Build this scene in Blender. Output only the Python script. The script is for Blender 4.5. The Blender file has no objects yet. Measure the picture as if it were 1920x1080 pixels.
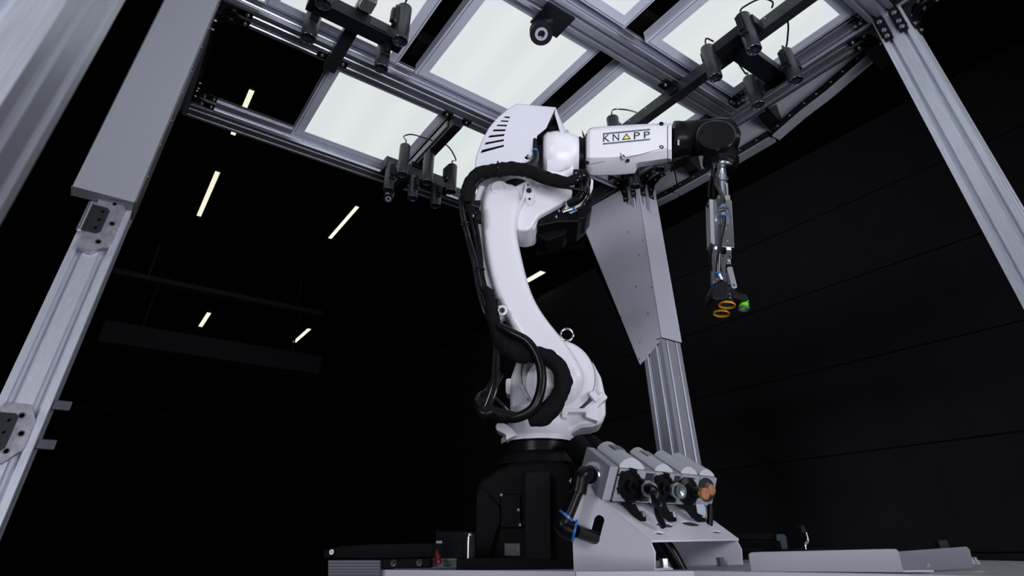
import bpy, math, random
from mathutils import Vector, Matrix, noise
from mathutils.geometry import tessellate_polygon
random.seed(7)
C = bpy.context.scene.collection
S = 1.64            # metres per survey unit
H0 = 1.05           # eye height of the photographer
FPX, PX, PY = 1031.26, 960.0, 392.44
# ------------------------------------------------------------------ camera
YAW, PITCH, ROLL = 0.9494, 0.5556, -0.0113
fwd = Vector((math.cos(PITCH)*math.cos(YAW), math.cos(PITCH)*math.sin(YAW), math.sin(PITCH)))
rt0 = Vector((math.sin(YAW), -math.cos(YAW), 0)); up0 = rt0.cross(fwd)
RT = math.cos(ROLL)*rt0 + math.sin(ROLL)*up0
UP = -math.sin(ROLL)*rt0 + math.cos(ROLL)*up0
cam = bpy.data.cameras.new('camera'); co = bpy.data.objects.new('camera', cam); C.objects.link(co)
M = Matrix((RT, UP, -fwd)).transposed().to_4x4(); M.translation = Vector((0, 0, H0)); co.matrix_world = M
cam.sensor_width = 36; cam.lens = FPX/1920*36; cam.shift_y = -(540-PY)/1920
cam.clip_start = .02; cam.clip_end = 200
cam.dof.use_dof = True; cam.dof.focus_distance = 1.55; cam.dof.aperture_fstop = 9.0
bpy.context.scene.camera = co
# ------------------------------------------------------------------ light
sc = bpy.context.scene
sc.view_settings.view_transform = 'Standard'; sc.view_settings.look = 'None'
sc.view_settings.gamma = 1; sc.view_settings.exposure = 0; sc.view_settings.use_curve_mapping = False
w = bpy.data.worlds.new('world'); sc.world = w; w.use_nodes = True
w.node_tree.nodes['Background'].inputs[0].default_value = (.5, .52, .7, 1)
w.node_tree.nodes['Background'].inputs[1].default_value = .0015
def area(name, loc, target, sx, sy, power, col=(.93, .94, 1)):
    l = bpy.data.lights.new(name, 'AREA'); l.shape = 'RECTANGLE'; l.size = sx; l.size_y = sy
    l.energy = power; l.color = col
    o = bpy.data.objects.new(name, l); C.objects.link(o); o.location = loc
    o.rotation_euler = (Vector(target)-Vector(loc)).to_track_quat('-Z', 'Y').to_euler(); return o
area('unseen_softbox', (-4.5, -2.0, 2.4), (1.0, 1.0, 2.0), 1.6, 1.3, 13).data.spread = math.radians(60)
area('unseen_softbox', (2.4, -3.7, 2.2), (1.1, 1.2, 1.65), 1.6, 1.2, 9).data.spread = math.radians(60)  # unseen fill added from the right for bracket, channel and rear post
area('unseen_softbox', (.1, -1.3, .9), (.75, .95, 2.75), 1.2, 1.0, 14.5).data.spread = math.radians(90)

# ------------------------------------------------------------------ geometry of the survey
def ray(x, y): return RT*((x-PX)/FPX) - UP*((y-PY)/FPX) + fwd
def W(a, b, z): return Vector((a*S, b*S, z*S+H0))
def onz(x, y, z):
    d = ray(x, y); t = z/d.z; return Vector((d.x*t, d.y*t, z))       # survey units
def ona(x, y, a):
    d = ray(x, y); t = a/d.x; return Vector((a, d.y*t, d.z*t))
def onb(x, y, b):
    d = ray(x, y); t = b/d.y; return Vector((d.x*t, b, d.z*t))
def proj(a, b, z):
    v = Vector((a, b, z)); return (FPX*v.dot(RT)/v.dot(fwd)+PX, -FPX*v.dot(UP)/v.dot(fwd)+PY)
# robot frame: u to the right, n away from the camera, D distance of its base axis
D = 1.6
_d = ray(1015, 1040); AZ = math.atan2(_d.y, _d.x)
N3 = Vector((math.cos(AZ), math.sin(AZ), 0)); U3 = Vector((math.sin(AZ), -math.cos(AZ), 0)); Z3 = Vector((0, 0, 1))
def RP(x, y, n=0.0):
    d = ray(x, y); t = (D+n)/d.dot(N3); return Vector((0, 0, H0)) + d*t
BASE = Vector((0, 0, 0)) + N3*D
TZ = H0-.031        # top of the machine table

# ------------------------------------------------------------------ materials
MT = {}
def mat(name, col, rough=.5, metal=0., bump=0., bscale=200., var=0., spec=.5, coat=0., stretch=None, emis=None, estr=1., trans=0.):
    if name in MT: return MT[name]
    m = bpy.data.materials.new(name); m.use_nodes = True; nt = m.node_tree; b = nt.nodes['Principled BSDF']
    b.inputs['Base Color'].default_value = (*col, 1); b.inputs['Roughness'].default_value = rough
    b.inputs['Metallic'].default_value = metal; b.inputs['Specular IOR Level'].default_value = spec
    b.inputs['Coat Weight'].default_value = coat; b.inputs['Transmission Weight'].default_value = trans
    if emis: b.inputs['Emission Color'].default_value = (*emis, 1); b.inputs['Emission Strength'].default_value = estr
    if bump or var:
        tc = nt.nodes.new('ShaderNodeTexCoord'); mp = nt.nodes.new('ShaderNodeMapping'); nz = nt.nodes.new('ShaderNodeTexNoise')
        nz.inputs['Scale'].default_value = bscale; nz.inputs['Detail'].default_value = 4
        if stretch: mp.inputs['Scale'].default_value = stretch
        nt.links.new(tc.outputs['Object'], mp.inputs[0]); nt.links.new(mp.outputs[0], nz.inputs['Vector'])
        if bump:
            bp = nt.nodes.new('ShaderNodeBump'); bp.inputs['Strength'].default_value = bump; bp.inputs['Distance'].default_value = .002
            nt.links.new(nz.outputs['Fac'], bp.inputs['Height']); nt.links.new(bp.outputs[0], b.inputs['Normal'])
        if var:
            cr = nt.nodes.new('ShaderNodeMapRange'); cr.inputs[1].default_value = .3; cr.inputs[2].default_value = .7
            cr.inputs[3].default_value = 1-var; cr.inputs[4].default_value = 1+var
            mx = nt.nodes.new('ShaderNodeVectorMath'); mx.operation = 'SCALE'; mx.inputs[0].default_value = col
            nt.links.new(nz.outputs['Fac'], cr.inputs[0]); nt.links.new(cr.outputs[0], mx.inputs['Scale'])
            nt.links.new(mx.outputs[0], b.inputs['Base Color'])
    MT[name] = m; return m
ALU_X = mat('brushed_aluminium_x', (.70, .72, .82), .34, .88, .12, 30, .1, stretch=(1, 40, 40))
ALU_Y = mat('brushed_aluminium_y', (.70, .72, .82), .34, .88, .12, 30, .1, stretch=(40, 1, 40))
ALU_Z = mat('brushed_aluminium_z', (.72, .75, .86), .38, .6, .12, 30, .12, stretch=(40, 40, 1))
PLATE = mat('machined_plate', (.42, .43, .5), .42, .75, .25, 60, .2)
FRAME = mat('panel_frame_aluminium', (.80, .83, .97), .45, .0, .05, 300, .03)
COVER = mat('grey_powder_coat', (.34, .355, .41), .5, 0, .25, 420, .02)
COVER_LIT = mat('grey_powder_coat_lit', (.68, .69, .80), .45, 0, .25, 420, .02)  # cover coat lightened, putting the light missing at the rear into its colour
HOODW = mat('hood_white_paint', (.69, .70, .78), .4, 0, .08, 300, 0)
WHITE = mat('robot_white_paint', (.74, .745, .81), .38, 0, .22, 260, .015, coat=.15)
WSMOOTH = mat('robot_white_plastic', (.85, .85, .91), .33, 0, .05, 300, 0)
WSHEET = mat('white_sheet_metal', (.70, .70, .79), .45, 0, .15, 500, .02)
BLACK = mat('black_paint', (.006, .006, .008), .3, 0, spec=.12, bump=.1, bscale=300)
BLACKC = mat('black_cast', (.0045, .0045, .006), .45, 0, .5, 400, 0, spec=.06)
BRKT = mat('black_bracket', (.004, .004, .006), .35, spec=.3)
ANTH = mat('anthracite_anodised', (.030, .033, .042), .38, .35, .05, 300, .05)
ANTHD = mat('anthracite_box', (.009, .010, .017), .42, .1, spec=.3)
RUB = mat('black_rubber', (.005, .005, .007), .28, 0, .1, 150, 0, spec=.2)
GLOSSR = mat('glossy_black_hose', (.012, .012, .016), .14, 0, coat=.5)
CLOTH = mat('black_woven_sleeve', (.0085, .0085, .010), .8, 0, .8, 900, .2, spec=.08)
CHROME = mat('chrome', (.75, .78, .84), .16, 1)
STEEL = mat('zinc_steel', (.52, .54, .60), .25, .95, .1, 200, .1)
BOLT = mat('bolt_steel', (.5, .52, .58), .22, .9)
LENS = mat('lens_glass', (.012, .018, .030), .04, 0, coat=1)
BLUE = mat('blue_ring', (.02, .16, .5), .35)
BRASS = mat('brass', (.62, .36, .10), .28, .9)
BRONZE = mat('sintered_bronze', (.50, .24, .12), .6, .5, 1.2, 500, .35)
GREY = mat('grey_plastic', (.30, .31, .36), .5, 0, .05, 300, .02)
LGREY = mat('light_grey_plastic', (.52, .54, .58), .42, 0, .05, 300, .02)
YEL = mat('yellow_lip', (.55, .26, .01), .45)
YLOGO = mat('yellow_print', (.86, .78, .10), .5)
INK = mat('black_print', (.008, .008, .01), .5)
BAR = mat('blue_grey_print', (.115, .15, .21), .5)
GREEN = mat('green_silicone', (.16, .75, .01), .35)
RED = mat('red_plastic', (.10, .005, .005), .35)
RINGG = mat('ring_light_grey', (.42, .42, .5), .5)
DARKW = mat('dark_wall_paint', (.062, .063, .078), .8, 0, .1, 3, .1)
DARKB = mat('dark_building_steel', (.05, .05, .07), .6)
FLOORM = mat('dark_floor', (.02, .02, .022), .6, 0, .1, 3, .1)
LAMP = mat('lamp_white', (.8, .8, .7), .5, emis=(1.0, .94, .74), estr=1.15)
def diffuser():
    m = bpy.data.materials.new('led_diffuser'); m.use_nodes = True; nt = m.node_tree; b = nt.nodes['Principled BSDF']
    b.inputs['Base Color'].default_value = (.05, .05, .05, 1); b.inputs['Roughness'].default_value = .8
    tc = nt.nodes.new('ShaderNodeTexCoord'); wv = nt.nodes.new('ShaderNodeTexWave'); wv.wave_type = 'BANDS'; wv.bands_direction = 'X'
    wv.inputs['Scale'].default_value = 1.7; wv.inputs['Distortion'].default_value = .8; wv.inputs['Detail'].default_value = 0
    cr = nt.nodes.new('ShaderNodeValToRGB'); cr.color_ramp.elements[0].color = (.69, .745, .755, 1); cr.color_ramp.elements[1].color = (.745, .785, .785, 1)
    nt.links.new(tc.outputs['Object'], wv.inputs['Vector']); nt.links.new(wv.outputs['Fac'], cr.inputs[0])
    nt.links.new(cr.outputs[0], b.inputs['Emission Color']); b.inputs['Emission Strength'].default_value = 1.0
    return m
DIFF = diffuser()

# ------------------------------------------------------------------ mesh builder
class MB:
    def __init__(s): s.v = []; s.f = []; s.sm = []
    def add(s, vs, fs, smooth=True):
        o = len(s.v); s.v += [Vector(v) for v in vs]; s.f += [tuple(i+o for i in f) for f in fs]; return s
    def hexa(s, p):                                   # 8 points: bottom loop 0-3, top loop 4-7
        return s.add(p, [(3, 2, 1, 0), (4, 5, 6, 7), (0, 1, 5, 4), (1, 2, 6, 5), (2, 3, 7, 6), (3, 0, 4, 7)])
    def box(s, lo, hi):                               # world axis aligned
        x0, y0, z0 = lo; x1, y1, z1 = hi
        return s.hexa([(x0, y0, z0), (x1, y0, z0), (x1, y1, z0), (x0, y1, z0), (x0, y0, z1), (x1, y0, z1), (x1, y1, z1), (x0, y1, z1)])
    def sbox(s, lo, hi): return s.box(W(*lo), W(*hi))  # survey units
    def obox(s, c, ax, ay, az, hx, hy, hz):
        c = Vector(c); p = []
        for z in (-1, 1):
            for x, y in ((-1, -1), (1, -1), (1, 1), (-1, 1)): p.append(c+ax*hx*x+ay*hy*y+az*hz*z)
        return s.hexa(p)
    def prism(s, near, off):                          # near: list of points, off: vector
        n = len(near); near = [Vector(p) for p in near]; off = Vector(off)
        return s.add(near+[p+off for p in near], [tuple(range(n)), tuple(range(2*n-1, n-1, -1))]+[(i, n+i, n+(i+1) % n, (i+1) % n) for i in range(n)])
    def loft(s, secs, cap=True, closed=False):
        n = len(secs[0]); vs = [Vector(p) for q in secs for p in q]; fs = []
        for k in range(len(secs)-(0 if closed else 1)):
            k2 = (k+1) % len(secs)
            for i in range(n): fs.append((k*n+i, k*n+(i+1) % n, k2*n+(i+1) % n, k2*n+i))
        if cap and not closed: fs += [tuple(range(n-1, -1, -1)), tuple((len(secs)-1)*n+i for i in range(n))]
        return s.add(vs, fs)
    def lathe(s, origin, axis, prof, seg=32, cap=True):  # prof: (distance along axis, radius)
        axis = Vector(axis).normalized(); t = Vector((0, 0, 1)) if abs(axis.z) < .9 else Vector((1, 0, 0))
        e1 = axis.cross(t).normalized(); e2 = axis.cross(e1); o = Vector(origin)
        secs = [[o+axis*h+(e1*math.cos(2*math.pi*i/seg)+e2*math.sin(2*math.pi*i/seg))*max(r, 1e-5) for i in range(seg)] for h, r in prof]
        return s.loft(secs, cap)
    def cyl(s, p0, p1, r, r1=None, seg=24):
        p0 = Vector(p0); p1 = Vector(p1); return s.lathe(p0, p1-p0, [(0, r), ((p1-p0).length, r if r1 is None else r1)], seg)
    def torus(s, c, axis, R, r, seg=32, rs=10):
        axis = Vector(axis).normalized(); t = Vector((0, 0, 1)) if abs(axis.z) < .9 else Vector((1, 0, 0))
        e1 = axis.cross(t).normalized(); e2 = axis.cross(e1); c = Vector(c); secs = []
        for i in range(seg):
            d = e1*math.cos(2*math.pi*i/seg)+e2*math.sin(2*math.pi*i/seg)
            secs.append([c+d*(R+r*math.cos(2*math.pi*j/rs))+axis*r*math.sin(2*math.pi*j/rs) for j in range(rs)])
        return s.loft(secs, closed=True)
    def tube(s, pts, r, seg=12, sub=6, wob=0., wf=25.):
        pts = [Vector(p) for p in pts]; rr = r if isinstance(r, (list, tuple)) else [r]*len(pts)
        P = []; Rr = []
        for i in range(len(pts)-1):
            p0 = pts[max(i-1, 0)]; p1 = pts[i]; p2 = pts[i+1]; p3 = pts[min(i+2, len(pts)-1)]
            for k in range(sub):
                t = k/sub; P.append(.5*((2*p1)+(p2-p0)*t+(2*p0-5*p1+4*p2-p3)*t*t+(3*p1-p0-3*p2+p3)*t**3)); Rr.append(rr[i]*(1-t)+rr[i+1]*t)
        P.append(pts[-1]); Rr.append(rr[-1])
        tan = (P[1]-P[0]).normalized(); ref = tan.orthogonal().normalized(); secs = []
        for i, p in enumerate(P):
            t2 = (P[min(i+1, len(P)-1)]-P[max(i-1, 0)]).normalized()
            ref = (ref - t2*ref.dot(t2)).normalized(); e2 = t2.cross(ref); sec = []
            for j in range(seg):
                a = 2*math.pi*j/seg; d = ref*math.cos(a)+e2*math.sin(a); q = Rr[i]
                if wob: q *= 1+wob*noise.noise((p+d*Rr[i])*wf)+wob*1.1*(abs(noise.noise((p+d*Rr[i])*wf*2.1+Vector((3, 1, 7))))-.25)
                sec.append(p+d*q)
            secs.append(sec)
        return s.loft(secs)
    def build(s, name, m, parent=None, bevel=0, bseg=3, angle=35, origin=None):
        me = bpy.data.meshes.new(name)
        if parent is not None: org = world_loc(parent)
        elif origin is not None: org = Vector(origin)
        else:
            xs = [v.x for v in s.v]; ys = [v.y for v in s.v]; zs = [v.z for v in s.v]
            org = Vector(((min(xs)+max(xs))/2, (min(ys)+max(ys))/2, min(zs)))
        me.from_pydata([v-org for v in s.v], [], s.f); me.validate()
        import bmesh
        bm = bmesh.new(); bm.from_mesh(me); bmesh.ops.remove_doubles(bm, verts=bm.verts, dist=1e-6)
        bmesh.ops.recalc_face_normals(bm, faces=bm.faces)
        bm.to_mesh(me); bm.free()
        me.shade_smooth(); me.set_sharp_from_angle(angle=math.radians(angle))
        me.materials.append(m)
        o = bpy.data.objects.new(name, me); C.objects.link(o)
        if parent is not None: o.parent = parent
        else: o.location = org
        if bevel:
            md = o.modifiers.new('bevel', 'BEVEL'); md.width = bevel; md.segments = bseg; md.limit_method = 'ANGLE'
            md.angle_limit = math.radians(30); md.harden_normals = True
        return o
def world_loc(o):
    v = Vector(o.location)
    while o.parent: o = o.parent; v = v+Vector(o.location)
    return v
def thing(name, label, cat, loc, group=None):
    o = bpy.data.objects.new(name, None); o.empty_display_size = .05; C.objects.link(o); o.location = loc
    tag(o, label, cat, group); return o
def tag(o, label, cat, group=None):
    o['label'] = label; o['category'] = cat
    if group: o['group'] = group
    return o
def struct(o): o['kind'] = 'structure'; return o
def lab(o, t): o['label'] = t; return o

def plate_holes(outer, holes, fn, off):
    """outer / holes: 2D lists, fn maps 2D to a world point on the near face, off = thickness vector"""
    loops = [outer]+holes; tris = tessellate_polygon([[Vector((p[0], p[1], 0)) for p in l] for l in loops])
    flat = [p for l in loops for p in l]; near = [Vector(fn(*p)) for p in flat]; n = len(near); off = Vector(off)
    fs = [tuple(t) for t in tris]+[tuple(n+i for i in reversed(t)) for t in tris]; b = 0
    for l in loops:
        k = len(l); fs += [(b+i, n+b+i, n+b+(i+1) % k, b+(i+1) % k) for i in range(k)]; b += k
    mb = MB(); mb.add(near+[p+off for p in near], fs); return mb

# ------------------------------------------------------------------ setting
H = W(0, 0, 0)
fl = MB().box((-9, -6, -.1), (26, 30, 0)); struct(fl.build('floor', FLOORM))
cl = MB().box((-9, -6, H0+3.25*S), (26, 30, H0+3.3*S)); struct(cl.build('ceiling', mat('dark_ceiling', (.006, .006, .008), .9)))
wr = MB()
x0 = 7.2
for k in range(6):                                    # horizontal wall cladding sheets with a narrow joint
    wr.box((x0, -6, .02+k*.98), (x0+.05, 30, .02+k*.98+.965))
struct(wr.build('wall_right', DARKW))
wb = MB().box((-9, 29.9, 0), (26, 30, 6.3)); struct(wb.build('wall_back', mat('black_wall', (.004, .004, .005), .9)))
wl = MB().box((-9, -6, 0), (-8.9, 30, 6.3)); struct(wl.build('wall_left', MT['black_wall']))

# far strip lamps under the hall ceiling
strips = [((472, 170), (437, 253), 'bright warm strip lamp seen through the gap beside the left post', .020),
          ((408, 323), (372, 405), 'long warm strip lamp below the gantry edge, nearest the left post', .022),
          ((670, 388), (618, 447), 'long slanting warm strip lamp in the dark hall, left of the robot', .020),
          ((392, 587), (378, 613), 'short warm strip lamp low on the left of the dark hall', .030),
          ((580, 617), (554, 642), 'short slanting warm strip lamp, lowest right one in the dark hall', .030),
          ((1018, 510), (988, 528), 'perforated strip lamp right behind the curved robot arm', .045)]
for p, q, l, hw in strips:
    A = onz(*p, 3.2); B = onz(*q, 3.2)
    t = thing('strip_lamp', l, 'lamp', W((A.x+B.x)/2, (A.y+B.y)/2, 3.2), 'strip lamps on the hall ceiling')
    bd = MB().box(W(A.x-hw*1.25, A.y-.03, 3.205), W(A.x+hw*1.25, B.y+.03, 3.25)).build('housing', DARKB, t)
    for k in (-1, 0, 1):
        MB().box(W(A.x+k*hw*.68-hw*.27, A.y, 3.2), W(A.x+k*hw*.68+hw*.27, B.y, 3.206)).build('light_tube', LAMP, t)
# dim steelwork of the hall
def hallbeam(p, q, z, hz, wd, label, name='hall_duct'):
    A = onz(*p, z); B = onz(*q, z); b = (A.y+B.y)/2
    mb = MB().sbox((A.x, b, z), (B.x, b+wd, z+hz))
    for t in (.15, .85):
        xa = A.x+(B.x-A.x)*t; mb.sbox((xa-.01, b+wd*.4, z+hz), (xa+.01, b+wd*.5, 3.25))
    o = mb.build(name, mat('duct_paint', (.10, .10, .14), .5), bevel=.01)
    return tag(o, label, 'duct')
hallbeam((205, 512), (610, 590), 2.75, .06, .12, 'dim slim dark duct crossing the hall above the two short lamps')
hallbeam((182, 640), (600, 700), 2.2, .26, .25, 'dim broad dark duct crossing the hall below the two short lamps')

# ------------------------------------------------------------------ gantry frame
gantry = thing('gantry_frame', 'large aluminium profile gantry with two slots per face carrying lights and cameras', 'frame', W(.57, .58, -.64))
def profile_sec(wx, wy, k=2):
    """outline of a slotted profile, widths wx, wy (metres), centred"""
    def side(L, d):
        pts = [(-L/2, 0)]
        cs = [-L/4, L/4]
        so = .0045; ch = .0035; dp = .011; iw = .0085
        for c in cs:
            pts += [(c-so-ch, 0), (c-so, -ch), (c-so, -.006), (c-iw, -.006), (c-iw, -.006-dp), (c+iw, -.006-dp), (c+iw, -.006), (c+so, -.006), (c+so, -ch), (c+so+ch, 0)]
        return pts
    out = []
    for (L, off, ang) in ((wx, wy/2, 0), (wy, wx/2, -90), (wx, wy/2, 180), (wy, wx/2, 90)):
        a = math.radians(ang); ca, sa = math.cos(a), math.sin(a)
        for (t, d) in side(L, 0):
            x, y = t, off+d; out.append((x*ca-y*sa, x*sa+y*ca))
    return out
def profile(name, c0, c1, w1, w2, m, parent=gantry, label=None):
    """c0, c1 end centres in survey units; w1 width along first cross axis, w2 along the second"""
    A = W(*c0); B = W(*c1); ax = (B-A).normalized()
    if abs(ax.z) > .9: e1, e2 = Vector((1, 0, 0)), Vector((0, 1, 0))
    elif abs(ax.x) > .9: e1, e2 = Vector((0, 1, 0)), Vector((0, 0, 1))
    else: e1, e2 = Vector((1, 0, 0)), Vector((0, 0, 1))
    sec = profile_sec(w1*S, w2*S)
    o = MB().loft([[A+e1*x+e2*y for x, y in sec], [B+e1*x+e2*y for x, y in sec]]).build(name, m, parent, angle=30)
    if label: lab(o, label)
    return o
PW = .0545
posts = dict(L=(-.115, -.0605, .96, 1.0155), P=(1.147, 1.222, .928, .9965), R=(1.147, 1.205, .146, .204), N=(-.099, -.0435, .155, .21))
for k, (a0, a1, b0, b1) in posts.items():
    profile('post', ((a0+a1)/2, (b0+b1)/2, -.64), ((a0+a1)/2, (b0+b1)/2, 1.0 if k != 'P' else .985), a1-a0, b1-b0, ALU_Z)
zc = 1+PW/2
RBA = 1.147
for b in (1.3885, .9875, .585, .1825): profile('crossbeam', (-.058, b, zc), (RBA, b, zc), PW, PW, ALU_X)
for a in (-.0865, RBA+PW/2+.001): profile('side_beam', (a, -.25, zc), (a, 1.4155, zc), PW, PW, ALU_Y)
profile('crossbeam', (-.058, -.22, zc), (RBA, -.22, zc), PW, PW, ALU_X)

def bolt(c, ax, parent, r=.0055, name='screw'):
    c = Vector(c); ax = Vector(ax)
    mb = MB().lathe(c, ax, [(0, r*1.5), (.0012, r*1.5), (.0014, r), (.006, r), (.006, r*.55), (.003, r*.5), (.003, 0)], 12)
    return mb.build(name, BOLT, parent)
# corner brackets: L shaped black angle pieces with screws
def angle_bracket(c, d1, d2, wdir, l=.075, wd=.03, th=.007, nb=2, rib=True):
    """c corner point (world) where the two legs meet, d1/d2 leg directions, wdir across"""
    c = Vector(c); d1 = Vector(d1); d2 = Vector(d2); wv = Vector(wdir)
    mb = MB()
    mb.obox(c+d1*l/2+d2*th/2, d1, d2, wv, l/2, th/2, wd/2)
    mb.obox(c+d2*l/2+d1*th/2, d2, d1, wv, l/2, th/2, wd/2)
    for s in (-1, 1):
        q = wv*(s*(wd/2-.002))
        mb.prism([c+q-wv*.0015, c+q+d1*l*.8-wv*.0015, c+q+d1*l*.25+d2*l*.25-wv*.0015, c+q+d2*l*.8-wv*.0015], wv*.003)
    br = mb.build('corner_bracket', BRKT, gantry)
    for i in range(nb):
        t = l*(.45+.42*i)
        bolt(c+d1*t+d2*th, d2, br); bolt(c+d2*t+d1*th, d1, br)
    return br
X, Y, Z = Vector((1, 0, 0)), Vector((0, 1, 0)), Vector((0, 0, 1))
# P post: brackets on its -a face and -b face up to the beams, two slots each
pa0, pa1, pb0, pb1 = posts['P']
for i, t in enumerate((.25, .75)):
    angle_bracket(W(pa0, pb0+(pb1-pb0)*t, .998), -Z, -X, Y, .105)
    angle_bracket(W(pa0+(pa1-pa0)*t, pb0, .998), -Z, -Y, X, .105)
ra0, ra1, rb0, rb1 = posts['R']
for t in (.24, .76):
    br = MB().sbox((ra0-.006, rb0+(rb1-rb0)*t-.0085, .93), (ra0, rb0+(rb1-rb0)*t+.0085, 1.05)).build('joint_plate', BRKT, gantry, bevel=.002)
    for zz in (.94, .958, .985, 1.02): bolt(W(ra0-.006, rb0+(rb1-rb0)*t, zz), -X, br, .006)
    for s in (-1, 1): MB().sbox((ra0-.011, rb0+(rb1-rb0)*t+s*.0088-.001, .94), (ra0-.004, rb0+(rb1-rb0)*t+s*.0088+.001, .99)).build('rib', BRKT, br)
    angle_bracket(W(ra0+(ra1-ra0)*t, rb1, .998), -Z, Y, X, .1)
    angle_bracket(W(ra0+(ra1-ra0)*t, rb0, .998), -Z, -Y, X, .1)
la0, la1, lb0, lb1 = posts['L']
for t in (.25, .75):
    angle_bracket(W(la1, lb0+(lb1-lb0)*t, .999), -Z, X, Y, .11)
    angle_bracket(W(la0+(la1-la0)*t, lb1, .999), -Z, Y, X, .11)
    angle_bracket(W(-.058, 1.3885-PW/2, 1+PW*t), X, -Y, Z, .09)
# beam joints along the far side beam
for b in (.585, .9875, 1.3885, .1825):
    for t in (.28, .75):
        for s in (-1, 1): angle_bracket(W(RBA, b+s*PW/2, 1+PW*t), -X, Y*s, Z, .048, .028)
# black side panel inside the left side beam
lb = MB().sbox((-.06, 1.03, 1.003), (-.0575, 1.36, 1.30)).build('side_sheet', mat('black_sheet', (.004, .004, .005), .5), gantry)
# black housings above the gantry that close the view upwards
for k, (a0, a1, b0, b1) in enumerate(((-.05, .21, 1.03, 1.15), (.345, .385, .62, .95), (.72, .79, .62, .95), (.72, .79, .21, .55))):
    pass
hk = MB().sbox((-.05, .56, 1.16), (1.14, .61, 1.2)).sbox((-.05, .96, 1.16), (1.14, 1.02, 1.2)).sbox((-.05, 1.0, 1.13), (.30, 1.12, 1.15))
hk.build('upper_rail', mat('black_sheet', (.004, .004, .005), .5), gantry)

# LED panels (apparent survey positions on the plane z = 1, lifted to the plane of the panels)
KP = 1.026
panels = [(.195, .521, 1.001, 1.327, 'led panel between the two left crossbeams, beside the dark gap near the left post'),
          (.548, .874, 1.001, 1.327, 'led panel partly hidden behind the white vented robot hood and lower camera cluster'),
          (.375, .701, .603, .929, 'large central led panel with the round ring camera below it'),
          (.769, 1.092, .603, .929, 'led panel behind the lettered robot forearm'),
          (.018, .326, .603, .929, 'led panel at the top left behind the four hanging cameras'),
          (.375, .701, .208, .5345, 'led panel at the top edge, centre, only its corner showing'),
          (.769, 1.092, .208, .5345, 'led panel at the top right above the hanging camera cluster'),
          (.018, .326, .208, .5345, 'led panel outside the top left edge of the picture'),
          (.375, .701, -.17, .15, 'led panel over the photographer, outside the picture'),
          (.769, 1.092, -.17, .15, 'led panel over the near right side, outside the picture')]
for (a0, a1, b0, b1, l) in panels:
    a0, a1, b0, b1 = (v*KP for v in (a0, a1, b0, b1)); z = KP; fw = .0265*KP; h = .034
    t = thing('led_panel', l, 'light panel', W((a0+a1)/2, (b0+b1)/2, z), 'led panels in the gantry')
    mb = MB()
    secs = []
    for (da, dz) in ((fw, .004), (fw, 0), (.003, 0), (.003, .0012), (0, .0012), (0, h), (.003, h), (.003, .004)):
        secs.append([W(a0+da, b0+da, z+dz), W(a1-da, b0+da, z+dz), W(a1-da, b1-da, z+dz), W(a0+da, b1-da, z+dz)])
    mb.loft(secs, cap=False, closed=True); mb.build('frame', FRAME, t, angle=20)
    g0, g1 = .0045, .0057; sm = MB()                      # thin seam line round the frame
    for q in ((a0+g0, b0+g0, a1-g0, b0+g1), (a0+g0, b1-g1, a1-g0, b1-g0), (a0+g0, b0+g1, a0+g1, b1-g1), (a1-g1, b0+g1, a1-g0, b1-g1)):
        sm.sbox((q[0], q[1], z-.0003), (q[2], q[3], z+.001))
    sm.build('seam', BRKT, t)
    MB().sbox((a0+fw*.9, b0+fw*.9, z+.002), (a1-fw*.9, b1-fw*.9, z+.004)).build('diffuser', DIFF, t)
    MB().sbox((a0+.004, b0+.004, z+.02), (a1-.004, b1-.004, z+.033)).build('back_plate', BRKT, t)

# covers --------------------------------------------------------------
def rivet(p, ax, parent): return MB().lathe(p, ax, [(0, .0042), (.0016, .0042), (.0026, .002), (.0012, .002), (.0012, 0)], 10).build('screw', BOLT, parent)
# left post box cover
q0 = onb(134, 348.5, .93); q1 = onb(251, 382, .93)
zc0 = (q0.z+q1.z)/2
lc = MB()
th = .004
lc.sbox((q0.x, .93, zc0), (q1.x, .93+th, 1.05))
lc.sbox((q0.x, .93, zc0), (q1.x, .957, zc0+.002))
lc.sbox((q0.x, .93, zc0), (q0.x+.002, .957, 1.05))
cov = lab(lc.build('post_cover', COVER, gantry, bevel=.0015, bseg=2), 'plain grey box cover on the left post')
sc2 = MB().sbox((-.0595, .93, zc0+.004), (-.0575, 1.03, 1.0)).build('cover_side', mat('dull_metal_side', (.22, .22, .24), .4, .6, .1, 100, .1), gantry)
for i in range(8):
    rivet(W(-.0575, .937 if i % 2 else .945, zc0+.06+i*.06), X, sc2)
# P post: wide trapezoid gusset cover + narrow front cover
PA = 1.145
def pf(x, y): g = ona(x, y, PA); return (g.y, g.z)
outl = [(1197.4, 352), (1242.5, 644), (1238, 633), (1200, 684), (1085, 404)]
ridge_b = .8080*PA
gz = lambda x, y: ona(x, y, PA)
g_ll = gz(1200, 684); g_ul = gz(1084, 400); g_r = gz(1240, 634)
top = .955
rb_ = ridge_b+.0014
outer = [(rb_, top), (ridge_b+.012, top), (ridge_b+.012, .945), (ridge_b+.018, .885), (ridge_b+.055, .925), (ridge_b+.068, .985), (g_ul.y+.03, 1.0), (g_ul.y, g_ul.z), (g_ll.y, g_ll.z), (rb_, g_r.z)]
pc = plate_holes(outer, [], lambda b, z: W(PA, b, z), X*.004).build('gusset_cover', COVER_LIT, gantry); lab(pc, 'wide trapezoid grey cover on the rear post')
for (x, y) in ((1115, 380), (1110, 464), (1136, 526), (1165, 594), (1178, 435), (1198, 478), (1206, 450), (1193, 537), (1215, 588), (1200, 642), (1237, 636), (1199, 673), (1222, 539), (1184, 380), (1193, 371)):
    g = gz(x, y); rivet(W(PA, g.y, g.z), -X, pc)
zb = g_r.z
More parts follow.
